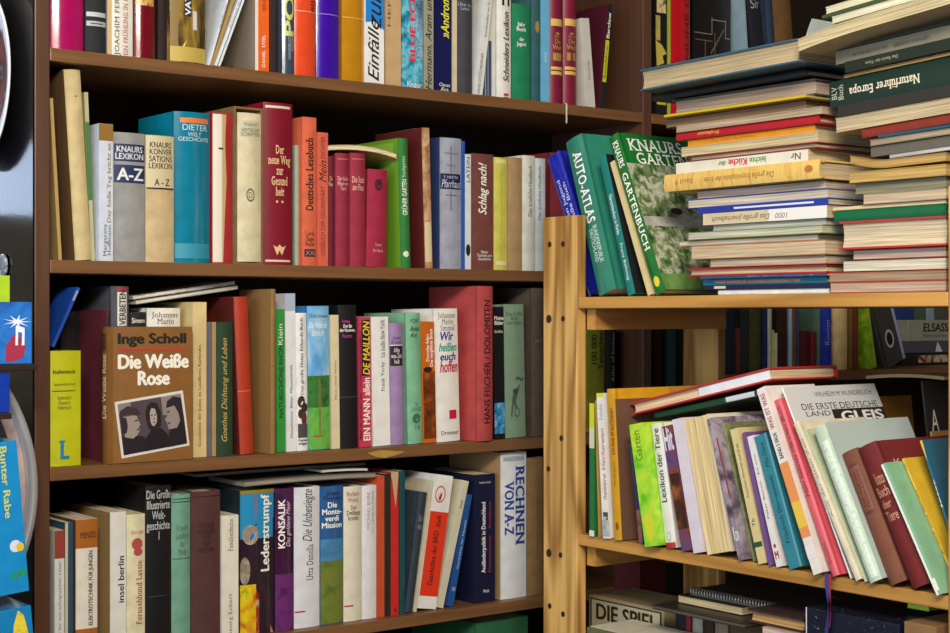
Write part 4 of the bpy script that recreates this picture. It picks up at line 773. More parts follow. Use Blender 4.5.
r = Row(D, -.115, ' in the far bookcase seen through the pine unit', 'books in the far bookcase', d=.04, w=.14)
for x0, x1, yt, c, l in (
  (727, 736, 300, '#16213c', 'dark blue hardback, first'), (737, 741, 328, '#5c2a30', 'low rosy brown booklet'), (741.5, 750, 300, '#232a2c', 'blackish green hardback'), (751, 763, 300, '#3a3e22', 'olive drab hardback'),
  (764, 768, 300, '#16264c', 'slim navy booklet'), (768.5, 772.5, 300, '#9aa6a0', 'slim pale book'), (773, 774.5, 330, '#c8a468', 'short tan booklet'), (775, 778, 333, '#cfc49a', 'short cream booklet'), (778.5, 789, 300, '#2c1612', 'dark brown hardback'),
  (790, 793, 300, '#7a92a0', 'slim grey blue booklet'), (793.5, 797, 300, '#5a3a28', 'slim brown book'), (797.5, 799.5, 300, '#2a3c5c', 'very slim blue book'), (800, 811.5, 331, '#45101a', 'shorter maroon hardback'), (812, 817, 332, '#5a1420', 'short crimson hardback'),
  (818, 821, 300, '#44584c', 'slim grey green book'), (822, 833.5, 300, '#142a8c', 'bright blue hardback'), (835, 849.5, 300, '#a08c64', 'thick beige hardback'), (850, 854.5, 300, '#4c3814', 'slim dark mustard book'), (855, 859, 300, '#4a1a16', 'slim red-brown book')):
    r(x0, x1, yt, dim(c, 1.5), l, marks=[T('Roman', .3, .7, 320, 345, '#b8b8b0')] if l in ('bright blue hardback', 'slim pale book') else ())
r(870, 877, 300, mphoto('#2a7a28', '#8ab020', '#c8d030', sc=30), 'slim green and yellow paperback leaning', xt=861, kind='s', d=.03)
# lever-arch file
def binder():
    d = .02; z = -.1145
    mk = [El(.42, 343, .23, 9, '#b8bcc0', name='finger_ring'), El(.42, 343, .16, 6.5, '#0c0c0e', name='finger_hole'), Bd(.86, 1, 0, 1, '#9aa8d0', name='pale_edge'), El(.4, 375, .05, 2, '#8a8a88', name='rivet')]
    r(884, 908, 305, '#3a3836', 'dark grey lever-arch file leaning', xt=868, d=d, w=.1, marks=mk, name='file_binder', cat='file', fin='semi', b=0)
binder()
r.done = []; r.w = .03; r(900, 914, 308, '#1c3a7c', 'blue paperback', kind='s', d=.225); r(915, 926, 305, '#4a5a50', 'grey green paperback', kind='s', d=.225); r(927, 934, 305, '#8aa0b0', 'pale blue paperback', kind='s', d=.225); r(935, 952, 305, '#4c544c', 'dull greenish paperback', kind='s', d=.225)
def boxes_far():
    d = .125; z = -.1145
    def fb(x0, x1, y0, y1, depth, c, name, label, marks=(), dd=d, z0=None, cat='box', pic=None):
        a, b_ = D.q(x0, dd), D.q(x1, dd); zt = D.z(y0, a, dd); zb = z if y1 is None else D.z(y1, a, dd)
        mx = mxf(D.ex, D.ey, Zv, D.pt((a+b_)/2, dd, zb)); t = b_-a; h = zt-zb
        root = empty(name, mx, label, cat)
        box('body', (-t/2, t/2, 0, depth, 0, h), mat(c, 'semi') if isinstance(c, str) else c, root, mx, .0015)
        for mk in marks:
            if mk[0] == 't':
                _, st, u0, u1, v0, v1, cl, md, fc, sh, bo, fo = mk; pts, f = textmesh(st, sh, bo)
                link('lettering', [((u0+x*(u1-u0)-.5)*t, -.0004, (v0+y*(v1-v0))*h) for x, y, _k in pts], f, mat(cl, 'print'), root, mx)
            elif mk[0] == 'r':
                _, u0, u1, v0, v1, cl, fc, nm = mk
                link(nm, [((u-.5)*t, -.0003, v*h) for u, v in ((u0, v0), (u1, v0), (u1, v1), (u0, v1))], [(0, 1, 2, 3)], mat(cl, 'print') if isinstance(cl, str) else cl, root, mx)
            else:
                _, pts, cl, fc, nm = mk
                link(nm, [((u-.5)*t, -.00035, v*h) for u, v in pts], [tuple(range(len(pts)))], mat(cl, 'print') if isinstance(cl, str) else cl, root, mx)
        return root
    fb(903, 952, 354, None, .09, '#17130f', 'picture_box', 'dark box with a painted bird-like fruit picture beside the lever-arch file', [Bd(.3, .98, .2, .85, mphoto('#17130f', '#6a1c14', '#c8c0a8', '#17130f', sc=34))])
    fb(900, 956, 342, 353.6, .09, '#4c4c5c', 'magazine_box', 'flat grey-blue box with a small white sail under the lettered card box', [Po([(.62, .1), (.66, 1), (.75, .1)], '#cfd4dc', name='sail_picture')])
    fb(908, 958, 320, 341.6, .08, '#8f9486', 'card_box', 'pale grey-green box with black capital lettering in the far bookcase', [T('ELSASS', .3, .8, .45, .85, '#23241c', 'h', 'l', bold=.03), T('Ferienlandschaft', .3, .95, .2, .33, '#3c3e30', 'h', 'l')])
boxes_far()

# ================================================================== PINE SHELVING, LOWER BOARD
r = Row(P, PZ2, ', lower pine shelf', 'leaning books on the lower pine shelf', d=-.003, w=.14)
r(589.5, 594.5, 403, '#1f6a34', 'slim green paperback with yellow head, first by the pine post', kind='s', marks=[Bd(0, 1, 403, 428, '#c9c020'), Bd(0, 1, 428, 448, '#c8c4a8'), Bd(0, 1, 530, 536, '#d8d4c4')])
r(595, 598, 400, '#a8843c', 'thin tan booklet beside the green and yellow paperback', xt=591.5, kind='s')
r(598.5, 610, 393, '#dedad2', 'white paperback with red script and a yellow head', xt=592, kind='s', marks=[Bd(0, 1, 393, 397, '#d8cc20'), T('heitere Viechereien', .3, .85, 428, 500, '#a03a3c', sh=.4), T('Reineke', .2, .8, 404, 420, '#9aa'), Bd(.2, .9, 512, 530, mphoto('#dedad2', '#1c1a1c', '#dedad2', sc=50)), Bd(0, 1, 520, 536, mphoto('#34586a', '#dedad2', sc=40))])
r(614, 622, 389, '#c89018', 'mustard yellow hardback with dark red capitals', xt=606.5, b=.001, fin='semi', w=.19, marks=[T('ICH WAR IM NOTDIENST', .3, .72, 408, 455, '#7a1c1c', bold=.02), T('WALTER BLOCH', .35, .65, 462, 486, '#7a5410'), El(.5, 526, .2, 4, '#7a5410'), Bd(.6, 1, .94, 1, '#b8862c', 'r'), Bd(0, .97, 0, .93, '#6a4a38', 'r', 'front_cover')])
r(634.5, 638.5, 444, '#4c4c50', 'slim grey hardback beside the lime green paperback', xt=625, d=0.021)
r(639, 643, 446, '#2a2c5c', 'slim blue-violet booklet beside the lime green paperback', xt=631, kind='s', d=0.001, marks=[Bd(0, 1, 510, 545, mphoto('#2a2c5c', '#b86a3c', sc=50))])
r(645, 659, 425, mphoto('#3c9418', '#7ac828', '#b8d838', '#58b020', sc=22), 'lime green paperback with a leafy pattern', xt=629, kind='s', fin='gloss', d=-0.015, marks=[Po([(.1, 520), (.55, 512), (.95, 524), (.6, 545), (.3, 536)], '#c8cc28', name='yellow_leaf'), T('Garten', .2, .7, 432, 462, '#5a7a14')])
r(661, 676, 424, '#d6d2c8', 'white animal lexicon hardback with black print up its spine', xt=646, b=.002, fin='semi', marks=[T('Lexikon der Tiere', .18, .72, 429, 503, '#22201e', bold=.015), Bd(.02, .98, 543, 550, '#a8242c'), El(.5, 537, .2, 5, '#b8b4ac'), El(.5, 537, .12, 3, '#d6d2c8')])
r(681.5, 692.5, 427, mphoto('#3c2a5a', '#5a3f78', '#7a3a20', '#22182c', sc=20), 'purple illustrated paperback with white block letters', xt=661, kind='s', marks=[T('Hit', .05, .95, 428, 452, '#cfc8d4', 'h', bold=.04), Bd(.02, .98, 475, 530, mphoto('#a85a24', '#3a1c14', '#1c1418', sc=18))])
r(693.5, 704, 420, '#cfc4cc', 'pale lilac-white paperback with a blank spine', xt=672, kind='s')
r(706, 733, 420, '#d8cdb4', 'thick page block turned fore-edge outwards', xt=682.5, kind='s', fore=True, pages='#cfb684', d=.0, w=.15)
r(734.5, 745.5, 419, mphoto('#1c1820', '#5a4a58', '#a89aa4', '#2a2430', sc=22), 'dark picture paperback with a white initial at its foot', xt=703, kind='s', marks=[T('Kon', .1, .9, 528, 542, W, 'h', sh=.2), Bd(.8, 1, 440, 500, '#8a1c20')])
r(747, 756, 423, mphoto('#3a4028', '#8a8a60', '#5c6440', '#a8a484', sc=40), 'mottled grey-green paperback', xt=716, kind='s', d=0.011)
r(758.5, 767, 430, '#cdb884', 'cream paperback with small black print, green tape at its foot', xt=730, kind='s', marks=[T('Zwischen Himmel und Erde', .35, .65, 445, 500, '#2a2620'), T('Tb', .3, .7, 520, 528, K), Bd(0, 1, 543, 548, '#1c4a30', name='tape')])
r(768.5, 772.5, 433, '#6a4a80', 'slim violet booklet beside the cream paperback', xt=742, kind='s')
r(775.5, 783.5, 437, '#d6d0cc', 'slim white paperback with red dots at its foot', xt=746, kind='s', marks=[T('Peter Bamm   Ex ovo', .35, .65, 455, 520, '#3a3034'), T('M', .2, .8, 552, 560, '#a02438', 'h', bold=.04), El(.5, 547, .2, 2, '#a02438')])
r(787, 804, 437, '#2f7886', 'teal paperback with black print up its spine', xt=751.5, kind='s', marks=[T('Alia Dare', .3, .6, 445, 470, '#14282e'), T('Friedrich Dürrenmatt', .3, .6, 478, 545, '#14282e'), Bd(.85, 1, 0, 1, '#5a98a4')])
r(813.5, 824, 390, '#dcd4cc', 'white paperback with red and black capitals, orange lower half', xt=756.5, kind='s', fin='gloss', d=-0.013, w=.1, marks=[T('WAS IST WAS', .22, .72, 396, 432, '#a8202c', bold=.02), T('BAND 5 ERDE', .28, .7, 436, 462, '#22201e', bold=.02), Bd(0, 1, 466, 540, '#d8884c'), Bd(0, 1, 505, 530, '#d8b43c'), Bd(0, 1, 548, 560, '#d8d0cc')])
rbx = []
r(826, 840, 401, '#c8505a', 'salmon pink hardback with flowing black script', xt=768, b=.002, fin='semi', d=-0.007, marks=[T('Mein liebstes Märchen Buch', .25, .7, 408, 500, '#2a1c20', sh=.35), T('Ensslin', .3, .7, 545, 565, '#8a2c38')])
r(843.5, 851, 388, '#dcdcd6', 'large white hardback with pale cover bearing thin black capitals', xt=775, b=.001, fin='semi', w=.19, d=0.001, marks=[Bd(0, 1, 0, 1, '#c9c9c9', 'r', 'front_cover'),
  T('WILHELM M WUNDERLICH', .3, .93, .94, .967, '#33313a', 'h', 'r'), T('DIE ERSTE DEUTSCHE', .12, .95, .87, .905, '#22202a', 'h', 'r'), T('LAND', .14, .4, .835, .862, '#22202a', 'h', 'r'), Bd(.42, 1, .3, .867, '#2a2024', 'r', 'cover_picture'), T('GLEIS', .5, .97, .80, .855, '#e2e0dc', 'h', 'r', bold=.04), T('DIE ERSTE DEUTSCHE EISENBAHN', .3, .7, 420, 525, '#6a6668')])
r(855.5, 862.5, 424, '#d0c4a8', 'slim cream hardback leaning beside the large white one', xt=793, b=.001, d=-0.007, marks=[T('Aus der alten Zeit', .3, .7, 440, 520, '#8a6a5c')])
r(863.5, 867, 430, '#b4bc9c', 'thin pale green booklet beside the mint textured book', xt=803, kind='s', d=-0.003)
r(869, 886, 429, '#b8c8b0', 'mint white textured hardback', xt=812, b=.003, d=-0.009, w=.17, marks=[Bd(.25, .75, 445, 580, mphoto('#b8c8b0', '#dce6d4', '#a8baa0', sc=90, st=(1, 1, 2))), Bd(0, 1, 0, 1, '#a9b6b2', 'r', 'front_cover')])
r(889, 908, 455, '#70402a', 'brown hardback with a darker framed spine title', xt=840, b=.004, d=-0.005, marks=[Bd(.15, .85, 468, 518, '#5a2c20'), Bd(.2, .8, 471, 515, '#7a4430'), T('Der Graf von\nMonte Christo', .28, .72, 474, 512, '#3a1a14')])
r(911, 934, 450, '#641010', 'dark red hardback with four gold-brown title lines', xt=856, b=.005, d=-0.005, w=.16, marks=[T('Kosmos', .35, .8, 478, 490, '#b08060', 'h', bold=.02), T('Buch', .2, .8, 492, 502, '#b08060', 'h', bold=.02), T('der', .2, .7, 505, 513, '#b08060', 'h', bold=.02), T('Tiere', .2, .8, 516, 526, '#b08060', 'h', bold=.02), T('Kosmos', .15, .6, .8, .86, '#c8a894', 'h', 'r')])
r(937, 943, 465, '#7fae8a', 'slim green and white paperback leaning near the second pine post', xt=881, kind='s', d=-0.011, marks=[Bd(0, .45, 0, 1, '#dcdcd0'), Bd(0, 1, .03, .12, '#dcdcd0')])
r(945, 955, 458, '#d0a830', 'golden yellow paperback with black script leaning by the second pine post', xt=888, kind='s', d=.0205, marks=[T('Endlich eine Familie', .3, .72, 490, 556, '#2a2414', sh=.3, bold=.01), T('Wo', .3, .7, 462, 470, '#5a4a14', 'h')])
r(957, 970, 440, '#1d5a72', 'teal paperback with torn yellow head by the second pine post', xt=909, kind='s', d=.032, marks=[Po([(0, 446), (.5, 462), (1, 444), (1, 440), (0, 440)], '#c8b040', name='torn_paper'), T('Jetzt', .3, .9, 480, 510, W, bold=.03)])
# ribbon of the salmon pink book
def ribbon(name, label, pts, w, col, parentless=True):
    vs, fs = [], []
    for p, dr in pts:
        p = Vector(p); s_ = Vector(dr)*w/2
        for e in (0, .0006): vs += [p-s_-P.ey*0+Vector((0, -e, 0)), p+s_+Vector((0, -e, 0))]
    for i in range(len(pts)-1):
        b = i*4; c = b+4
        fs += [(b, b+1, c+1, c), (b+2, c+2, c+3, b+3), (b, c, c+2, b+2), (b+1, b+3, c+3, c+1)]
    fs += [(0, 2, 3, 1), (len(vs)-4, len(vs)-3, len(vs)-1, len(vs)-2)]
    return link(name, vs, fs, mat(col, 'cloth'))
a = P.q(819, -.022); pts = []
for i in range(16):
    f = i/15; pts.append((P.pt(a+.002*math.sin(f*7), -.006-.002*math.sin(f*9), PZ2+.004-.115*f), P.ex*math.cos(f*5)+P.ey*.3))
rb = ribbon('ribbon_bookmark', '', pts, .007, '#2a2a6a'); tag(rb, 'dark blue ribbon hanging down over the edge of the lower pine shelf', 'ribbon')
pts = [(p+P.ex*.004+Zv*.0, d) for p, d in pts[:10]]
rb = ribbon('ribbon_bookmark', '', pts, .003, '#8a1420'); tag(rb, 'thin red ribbon hanging beside the dark blue one under the lower pine shelf', 'ribbon')
a = D.q(566.5, -.003)
pts = [(D.pt(a-.012+.012*min(1, f*3), -.003 if f > .25 else .012-.06*f, ZS[1]+.0012-.05*max(0, f-.28)), D.ex if f > .25 else D.ey) for f in [i/18 for i in range(19)]]
rb = ribbon('ribbon_bookmark', '', pts, .0035, '#d8d4c8'); tag(rb, 'white ribbon drooping over the top dark shelf edge beneath the crimson gilt pair', 'ribbon')

# second, deeper row on the lower pine shelf
r0 = r
r0 = r
r = Row(P, PZ2, ', deep on the lower pine shelf', 'books of the deeper row on the lower pine shelf', d=.19, w=.11)
r.done = r0.done
r(866, 876, 398, '#8a5a14', 'thick yellow-brown book', xt=853, b=.002)
r(912, 926, 380, '#141010', 'large black book with a thin white capital A', xt=893, w=.13, d=.182, marks=[T('A', .08, .2, .72, .84, '#d8d0c0', 'h', 'r')])
r(926, 931, 430, '#a07a48', 'tan page block leaning low', xt=906, kind='s', d=.185, w=.1)
# books lying on top of the leaning row
def lying(x0, y0, x1, y1, x2, d, w, t, col, label, side='f', marks=(), **k):
    """lower front edge runs from picture point x0,y0 towards x1,y1 and stops at column x2"""
    a, c = P.q(x0, d), P.q(x1, d); za, zc = P.z(y0, a, d), P.z(y1, c, d); an = math.atan2(zc-za, c-a)
    ex = P.ex*math.cos(an)+Zv*math.sin(an); up = -P.ex*math.sin(an)+Zv*math.cos(an)
    h = (P.q(x2, d)-a)/math.cos(an); o = P.pt(a, d, za)+up*(t/2)
    if side == 'f': mx = mxf(up, -P.ey, ex, o+P.ey*w)
    else: mx = mxf(-up, P.ey, ex, o)
    return book(mx, t, h, w, col, label, marks=marks, group='books lying on the leaning row', **k)
lying(655, 418, 757, 396, 756, .034, .12, .008, '#12402a', 'dark green hardback lying on the leaning row, under the red-edged one', 's', fin='semi', b=.001, marks=[Bd(.05, .95, .72, .99, '#c8ccd0', name='spine_label')])
rb = lying(632, 415, 757, 384, 772, .022, .14, .018, '#b02a24', 'red-edged hardback with cream pages lying on top of the leaning row', 'f', pages='#cdb08c', fin='semi')
# white strip added on the fore edge, standing in for the bright head edge
L = max(v.co.z for v in rb.children[0].data.vertices)
box('bright_head_strip', (-.0062, .0062, .1362, .1372, L*.5, L*.985), mat('#dcdade', 'semi'), rb, rb.matrix_world.copy())

lying(866, 379, 945, 380, 944, .19, .09, .0045, '#8a7450', 'thin brownish magazine lying curved over the black book with the capital A', 's', kind='s', bend=-.003)

# ================================================================== BELOW THE LOWER PINE BOARD
def pbox(x0, x1, y0, zb, d, depth, col, name, label, cat, marks=(), lid=None, yaw=0):
    a, c = P.q(x0, d), P.q(x1, d); zt = P.z(y0, a, d); t = c-a; h = zt-zb
    mx = mxf(P.ex, P.ey, Zv, P.pt(a, d, zb))
    root = empty(name, mx, label, cat)
    e = .003 if lid else 0
    box('body', (0, t, 0, depth, 0, h-(.022 if lid else 0)), mat(col, 'cloth') if isinstance(col, str) else col, root, mx, .001)
    if lid: box('lid', (-.0015, t+.0015, -.0015, depth, h-.0218, h), mat(lid, 'cloth'), root, mx, .001)
    for mk in marks:
        if mk[0] == 't':
            _, st, u0, u1, v0, v1, cl, md, fc, sh, bo, fo = mk; pts, f = textmesh(st, sh, bo)
            link('lettering', [((u0+x*(u1-u0))*t, -.0004, (v0+y*(v1-v0))*h) for x, y, _k in pts], f, mat(cl, 'print'), root, mx)
        else:
            _, u0, u1, v0, v1, cl, fc, nm = mk
            link(nm, [(u*t, -.0003 if nm != 'panel' else -.00035, v*h) for u, v in ((u0, v0), (u1, v0), (u1, v1), (u0, v1))], [(0, 1, 2, 3)], mat(cl, 'print'), root, mx)
    return root
z3 = PZ3+.0005
pbox(589, 664, 594, z3, .10, .1, '#8a7a54', 'game_box', 'tan games box with a dark framed panel of big letters under the lower pine shelf', 'box', [Bd(.02, .97, .12, .93, '#1c1712', name='frame_line'), Bd(.04, .95, .15, .90, '#a39c80', name='panel'), T('DIE SPIEL', .1, .92, .46, .84, '#3d3814', 'h', bold=.04)])
pbox(588, 672, 627, z3, .0, .095, '#5a5a34', 'cardboard_box', 'olive box with a pale top in front of the framed games box', 'box', lid='#5c5c38')
a = P.q(588, 0)
o = box('paper_sheet', (.001, P.q(668, 0)-a, .004, .092, 0, .0008), mat('#cfc8b4', 'semi'), None, mxf(P.ex, P.ey, Zv, P.pt(a, 0, P.z(627, a, 0)+.0004))); tag(o, 'pale sheet lying on the olive box under the lower pine shelf', 'paper')
r = Row(P, PZ3, '', 'small books under the dark board', d=.105, w=.12)
for x0, x1, c, l in ((674, 684, '#15181c', 'blackish hardback standing first under the slanting dark board'), (685, 690, '#8a2418', 'slim orange-red hardback standing under the slanting dark board'), (691, 701, '#a8a08c', 'whitish paperback standing under the slanting dark board'), (702, 712, '#3a2418', 'brown hardback standing under the slanting dark board'), (713, 726, '#8a7a64', 'dull tan paperback standing under the slanting dark board')):
    r(x0, x1, 608, c, l)
def low(x0, x1, zb, t, d, w, col, label, side='f', **k):
    a, c = P.q(x0, d), P.q(x1, d); k.setdefault('cat', 'book')
    o = P.pt(a, d, zb+t/2)
    mx = mxf(Zv, -P.ey, P.ex, o+P.ey*w) if side == 'f' else mxf(-Zv, P.ey, P.ex, o)
    return book(mx, t, c-a, w, col, label, group='things lying under the lower pine shelf', **k), zb+t
zt = P.z(608, P.q(674, .105), .105)+.012
_, zz = low(652, 745, zt, .006, .03, .2, '#2a2420', 'dark folder lying over the small books under the lower pine shelf', kind='s', name='folder', cat='folder', pages='#4a4036')
_, zz2 = low(678, 742, zz+.0005, .012, .07, .1, '#2a2018', 'cream page block lying on the dark folder under the lower pine shelf', kind='s', pages='#b8a47c')
# spiral notebook
def spiral():
    d = .08; x0, x1 = P.q(690, d), P.q(776, d); z = zz2+.0008; L = x1-x0
    mx = mxf(P.ex, P.ey, Zv, P.pt(x0, d, z)); root = empty('spiral_notebook', mx, 'wire-bound notebook lying with its coil towards the room under the lower pine shelf', 'notebook')
    box('cover', (0, L, .006, .13, 0, .009), mat('#2c2824', 'semi'), root, mx, .001)
    vs, fs = [], []; turns = 30; seg = 12; R = .0055; rr = .0011; k = 5
    n = turns*seg
    for i in range(n+1):
        th = i/seg*2*math.pi; x = L*i/n; c = Vector((x, .004+R*math.cos(th), .0055+R*math.sin(th)))
        nrm = Vector((0, math.cos(th), math.sin(th)))
        for j in range(k):
            ph = j/k*2*math.pi; vs.append(c+nrm*(rr*math.cos(ph))+Vector((rr*math.sin(ph), 0, 0)))
    for i in range(n):
        for j in range(k): fs.append((i*k+j, i*k+(j+1) % k, (i+1)*k+(j+1) % k, (i+1)*k+j))
    link('wire_coil', vs, fs, mat('#b8b0a4', 'foil'), root, mx, True)
spiral()
_, z4 = low(762, 804, z3, .099, .01, .14, '#b09a8c', 'rosy page block lying beneath the tan book under the lower pine shelf', kind='s', pages='#b8a090')
_, z5 = low(748, 803, z4+.0005, .018, .02, .16, '#2c1410', 'tan page block in dark covers under the lower pine shelf', pages='#a07c4c')
pbox(806, 899, 607, z3, .0, .16, mphoto('#10131f', '#12162a', '#10131f', '#12162a', '#141826', '#9a9a84', sc=220), 'storage_box', 'navy star-speckled box lying under the lower pine shelf', 'box', [Bd(0, .012, 0, 1, '#c8c8c8', name='white_edge')])
pbox(904, 936, 621, z3, .0, .2, '#7a5a34', 'cardboard_box', 'brown cardboard box low by the second pine post', 'box')
a = P.q(907, .07); zb = P.z(621, P.q(904, .0), .0)+.0005
book(mxf(Zv, -P.ey, P.ex, P.pt(a, .07+.12, zb+.006)), .011, P.q(929, .07)-a, .12, '#86b81c', 'lime green booklet lying on the brown cardboard box', kind='s', pages='#a8c84c')
pbox(614, 640, 556, z3, .24, .06, '#5a1016', 'cardboard_box', 'dark red box deep in the shadow under the lower pine shelf', 'box')

# ================================================================== BESIDE THE BOOKCASE'S OUTER END
# hung on the dark outer side of the bookcase, facing along the row
SX = -.0255
def wallplate(name, label, d, z, R, mats, rim):
    """round plate on the case's outer side: profile rings (radius fraction, depth)"""
    mx = mxf(D.ey, -Zv, -D.ex, D.pt(SX, d, z))
    root = empty(name, mx, label, 'plate')
    n = 64
    def ring(nm, prof, m):
        vs, fs = [], []
        for rr, h in prof: vs += [(R*rr*math.cos(i*2*math.pi/n), R*rr*math.sin(i*2*math.pi/n), h) for i in range(n)]
        for k in range(len(prof)-1):
            for i in range(n): fs.append((k*n+i, k*n+(i+1) % n, (k+1)*n+(i+1) % n, (k+1)*n+i))
        if prof[0][0] < .02: pass
        link(nm, vs, fs, m, root, mx, True)
    ring('centre', [(.001, .007), (.55, .007), (.70, .010)], mats[0])
    ring('band', [(.70, .010), (.80, .0145)], mats[1])
    ring('rim', [(.80, .0145), (.95, .021), (1, .0225), (1.0, .020), (.8, .011), (.6, .001), (.001, .001)], mats[2])
wallplate('wall_plate', 'large plate with dark red centre and white rim hung on the outer bookcase end', .165, .352, .135, (mphoto('#3a0c14', '#7a2a2c', '#140a10', '#8a7a80', sc=40), mphoto('#1c2440', '#e0e3ee', '#8a94b4', sc=70), mat('#f0f1f6', 'semi')), 1)
def disc(name, label, d, z, R, m, cat):
    mx = mxf(D.ey, -Zv, -D.ex, D.pt(SX, d, z)); n = 40
    root = empty(name, mx, label, cat)
    vs = [(R*rr*math.cos(i*2*math.pi/n), R*rr*math.sin(i*2*math.pi/n), h) for rr, h in ((1, .0005), (1, .003), (.9, .004)) for i in range(n)]
    fs = [(k*n+i, k*n+(i+1) % n, (k+1)*n+(i+1) % n, (k+1)*n+i) for k in range(2) for i in range(n)] + [tuple(range(2*n, 3*n)), tuple(range(n-1, -1, -1))]
    link('face', vs, fs, m, root, mx)
disc('sticker', 'round grey and white sticker on the outer end of the bookcase', .11, .074, .017, mphoto('#c8ccd4', '#4a505c', '#e0e2e8', sc=90), 'sticker')
# counter beside the bookcase carrying boxes, with a small ledge rack
mxc = mxf(D.ex, D.ey, Zv, D.pt(0, 0, -EYE))
ct = empty('side_counter', mxc, 'plain dark counter with a ledge rack standing beside the outer end of the bookcase', 'counter')
CZ = -.50
def qz(px, d, py): 
    q = D.q(px, d); return q, D.z(py, q, d)
m_c = mat('#2c1c14', 'semi')
box('top', (-.60, -.03, -.30, .30, EYE+CZ-.03, EYE+CZ), m_dark, ct, mxc, .002)
for x0, y0 in ((-.59, -.29), (-.08, -.29), (-.59, .25), (-.08, .25)): box('leg', (x0, x0+.04, y0, y0+.04, 0, EYE+CZ-.0305), m_darkv, ct, mxc)
qa, za = qz(37, -.11, 364); qb, zb = qz(12, -.11, 413)
box('ledge', (qa-.20, qa, -.11, -.057, EYE+za-.008, EYE+za), m_c, ct, mxc, .001)
box('ledge', (qb-.18, qb, -.11, -.057, EYE+zb-.008, EYE+zb), m_c, ct, mxc, .001)
box('rack_upright', (qa-.20, qa-.17, -.0665, -.0575, EYE+CZ+.0001, EYE+za-.0082), m_c, ct, mxc)
def cbox(x1, d, y0, zb, wdt, depth, col, name, label, marks=(), lean=0, cat='game box', h=None):
    """box whose right-hand front foot meets picture column x1; lean tips it towards the outer side"""
    q1 = D.q(x1, d); ln = math.radians(lean)
    if h is None: h = (D.z(y0, q1, d)-zb)/math.cos(ln)
    rx = D.ex*math.cos(ln)+Zv*math.sin(ln); rz = -D.ex*math.sin(ln)+Zv*math.cos(ln)
    o = D.pt(q1, d, zb+wdt*0)
    if ln: o = o + Zv*(wdt*math.sin(ln))          # tipped onto its outer lower edge
    mx = mxf(rx, D.ey, rz, o); root = empty(name, mx, label, cat)
    bd = box('body', (-wdt, 0, 0, depth, 0, h), mat(col, 'gloss') if isinstance(col, str) else col, root, mx, .001)
    for i, mk in enumerate(marks):
        e = .0004+.0001*i
        if mk[0] == 't':
            _, st, u0, u1, v0, v1, cl, md, fc, sh, bo, fo = mk; pts, f = textmesh(st, sh, bo)
            q = [(u0+x*(u1-u0), v0+y*(v1-v0), k) for x, y, k in pts] if md == 'h' else [(u0+y*(u1-u0), v1-x*(v1-v0), k) for x, y, k in pts]
            link('lettering', [((u-1)*wdt, -e-k*.00002, v*h) for u, v, k in q], f, mat(cl, 'print'), bd, mx)
        elif mk[0] == 'p':
            _, pts, cl, fc, nm = mk
            link(nm, [((u-1)*wdt, -e, v*h) for u, v in pts], [tuple(range(len(pts)))], mat(cl, 'print') if isinstance(cl, str) else cl, bd, mx)
    return h
def star(cx, cy, r1, r2, n, ax=1):
    return [(cx+(r1 if i % 2 == 0 else r2)*math.cos(i*math.pi/n)*ax, cy+(r1 if i % 2 == 0 else r2)*math.sin(i*math.pi/n)) for i in range(2*n)]
zc = CZ+.0005
cbox(38, -.16, 607, zc, .18, .09, '#1878b0', 'game_box', 'blue game box with a yellow picture, lowest beside the outer end of the bookcase', [Po([(.84, .55), (.86, .8), (.9, .97), (.94, .9), (.97, .6), (.98, .3), (.88, .3)], mphoto('#c8a81c', '#e0cc3c', '#a06a18', sc=60)), Po([(.8, .3), (.84, .62), (.9, .58), (.95, .3)], '#6a2a18')], h=.108, lean=5)
q1, zz = qz(30, -.16, 603)
hh = (D.z(452, D.q(12, -.16), -.16)-zz)
cbox(29.5, -.16, 450, zz+.0012, .17, .085, '#1a86c4', 'game_box', 'tall light blue game box with yellow lettering and a green clover', [T('Bunter Rabe', .86, .915, .50, .97, '#c8cc58', 'd', bold=.02), Po(star(.90, .12, .035, .02, 4), '#1c8a50', name='clover'), Po(star(.96, .13, .035, .02, 4), '#1c8a50', name='clover'), El(.92, .31, .045, .04, '#cfd4e0', name='bird_picture'), El(.955, .30, .03, .03, '#d8b828', name='bird_picture')], lean=5, h=hh)
cbox(10, -.105, 373, zb+.0005, .13, .045, '#1538a0', 'game_box', 'dark blue box on the ledge just above the tall light blue game box')
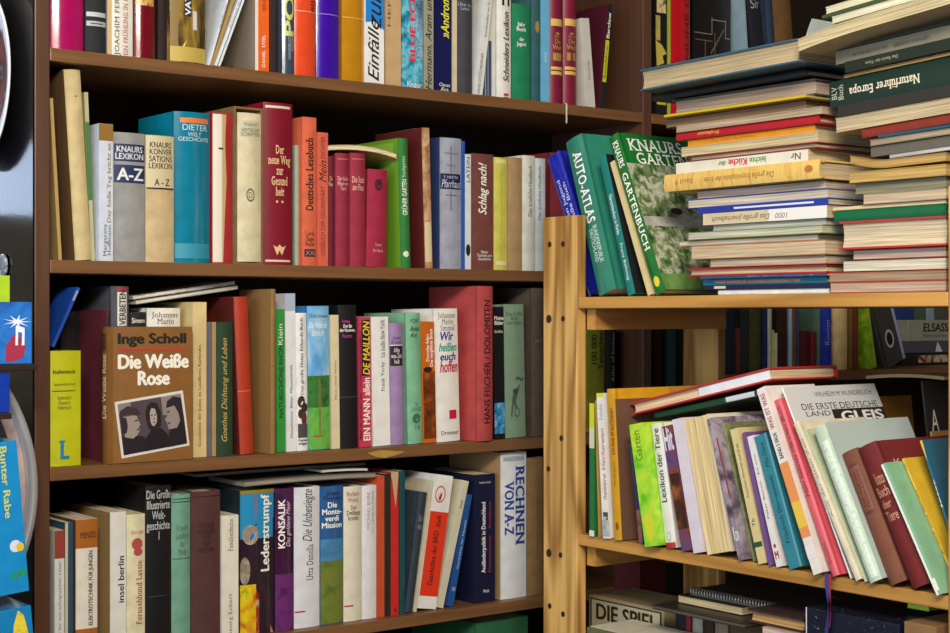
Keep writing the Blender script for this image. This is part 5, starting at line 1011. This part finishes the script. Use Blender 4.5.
cbox(32, -.108, 302, za+.0005, .17, .04, mphoto('#1a50a8', '#2a78cc', '#1a3c88', sc=18), 'game_box', 'blue box with a white starburst and rosy splash beside the bookcase', [Po([(.78, .04), (.79, .3), (.86, .5), (.91, .42), (.95, .3), (.93, .12), (.86, .04)], '#a02848', name='splash'), Po(star(.88, .68, .12, .03, 9), '#e6e8f4', name='starburst'), Po([(.865, .3), (.868, .62), (.888, .62), (.885, .3)], '#e8e8f0', name='letter'), Po([(.915, .3), (.92, .58), (.94, .56), (.937, .3)], '#e8e8f0', name='letter'), Po([(.88, .52), (.88, .62), (.94, .58), (.925, .5)], '#e8e8f0', name='letter')])
q1 = D.q(11, -.06)
o = box('greeting_card', (-.12, 0, 0, .002, 0, D.z(276, q1, -.05)-za), mat('#a8cc24', 'semi'), None, mxf(D.ex, D.ey, Zv, D.pt(q1, -.055, za+.0005))); tag(o, 'lime green card standing behind the starburst box', 'card')
# round metal tray standing behind the boxes
def bigtray():
    R = .262; d = -.03; q = D.q(37.5, -.04)-R
    mx = mxf(D.ex, Zv, -D.ey, D.pt(q, d, CZ+.001+R)); n = 96
    root = empty('round_tray', mx, 'big round metal tray with a bright chrome rim standing on edge behind the game boxes', 'tray')
    def ring(nm, prof, m):
        vs, fs = [], []
        for rr, h in prof: vs += [(R*rr*math.cos(i*2*math.pi/n), R*rr*math.sin(i*2*math.pi/n), h) for i in range(n)]
        for k in range(len(prof)-1):
            for i in range(n): fs.append((k*n+i, k*n+(i+1) % n, (k+1)*n+(i+1) % n, (k+1)*n+i))
        link(nm, vs, fs, m, root, mx, True)
    ring('rim', [(.945, .0), (.95, .014), (.965, .019), (.99, .018), (1, .010), (1, .0), (.945, 0)], mat('#c9ccd4', 'foil'))
    ring('inner_wall', [(.885, .006), (.945, .003)], mphoto('#8a7a78', '#b8a8a4', '#d0c8c4', sc=18))
    ring('base', [(.001, .004), (.885, .006), (.885, .004), (.001, .001)], mphoto('#3a3840', '#5a5860', sc=10))
bigtray()
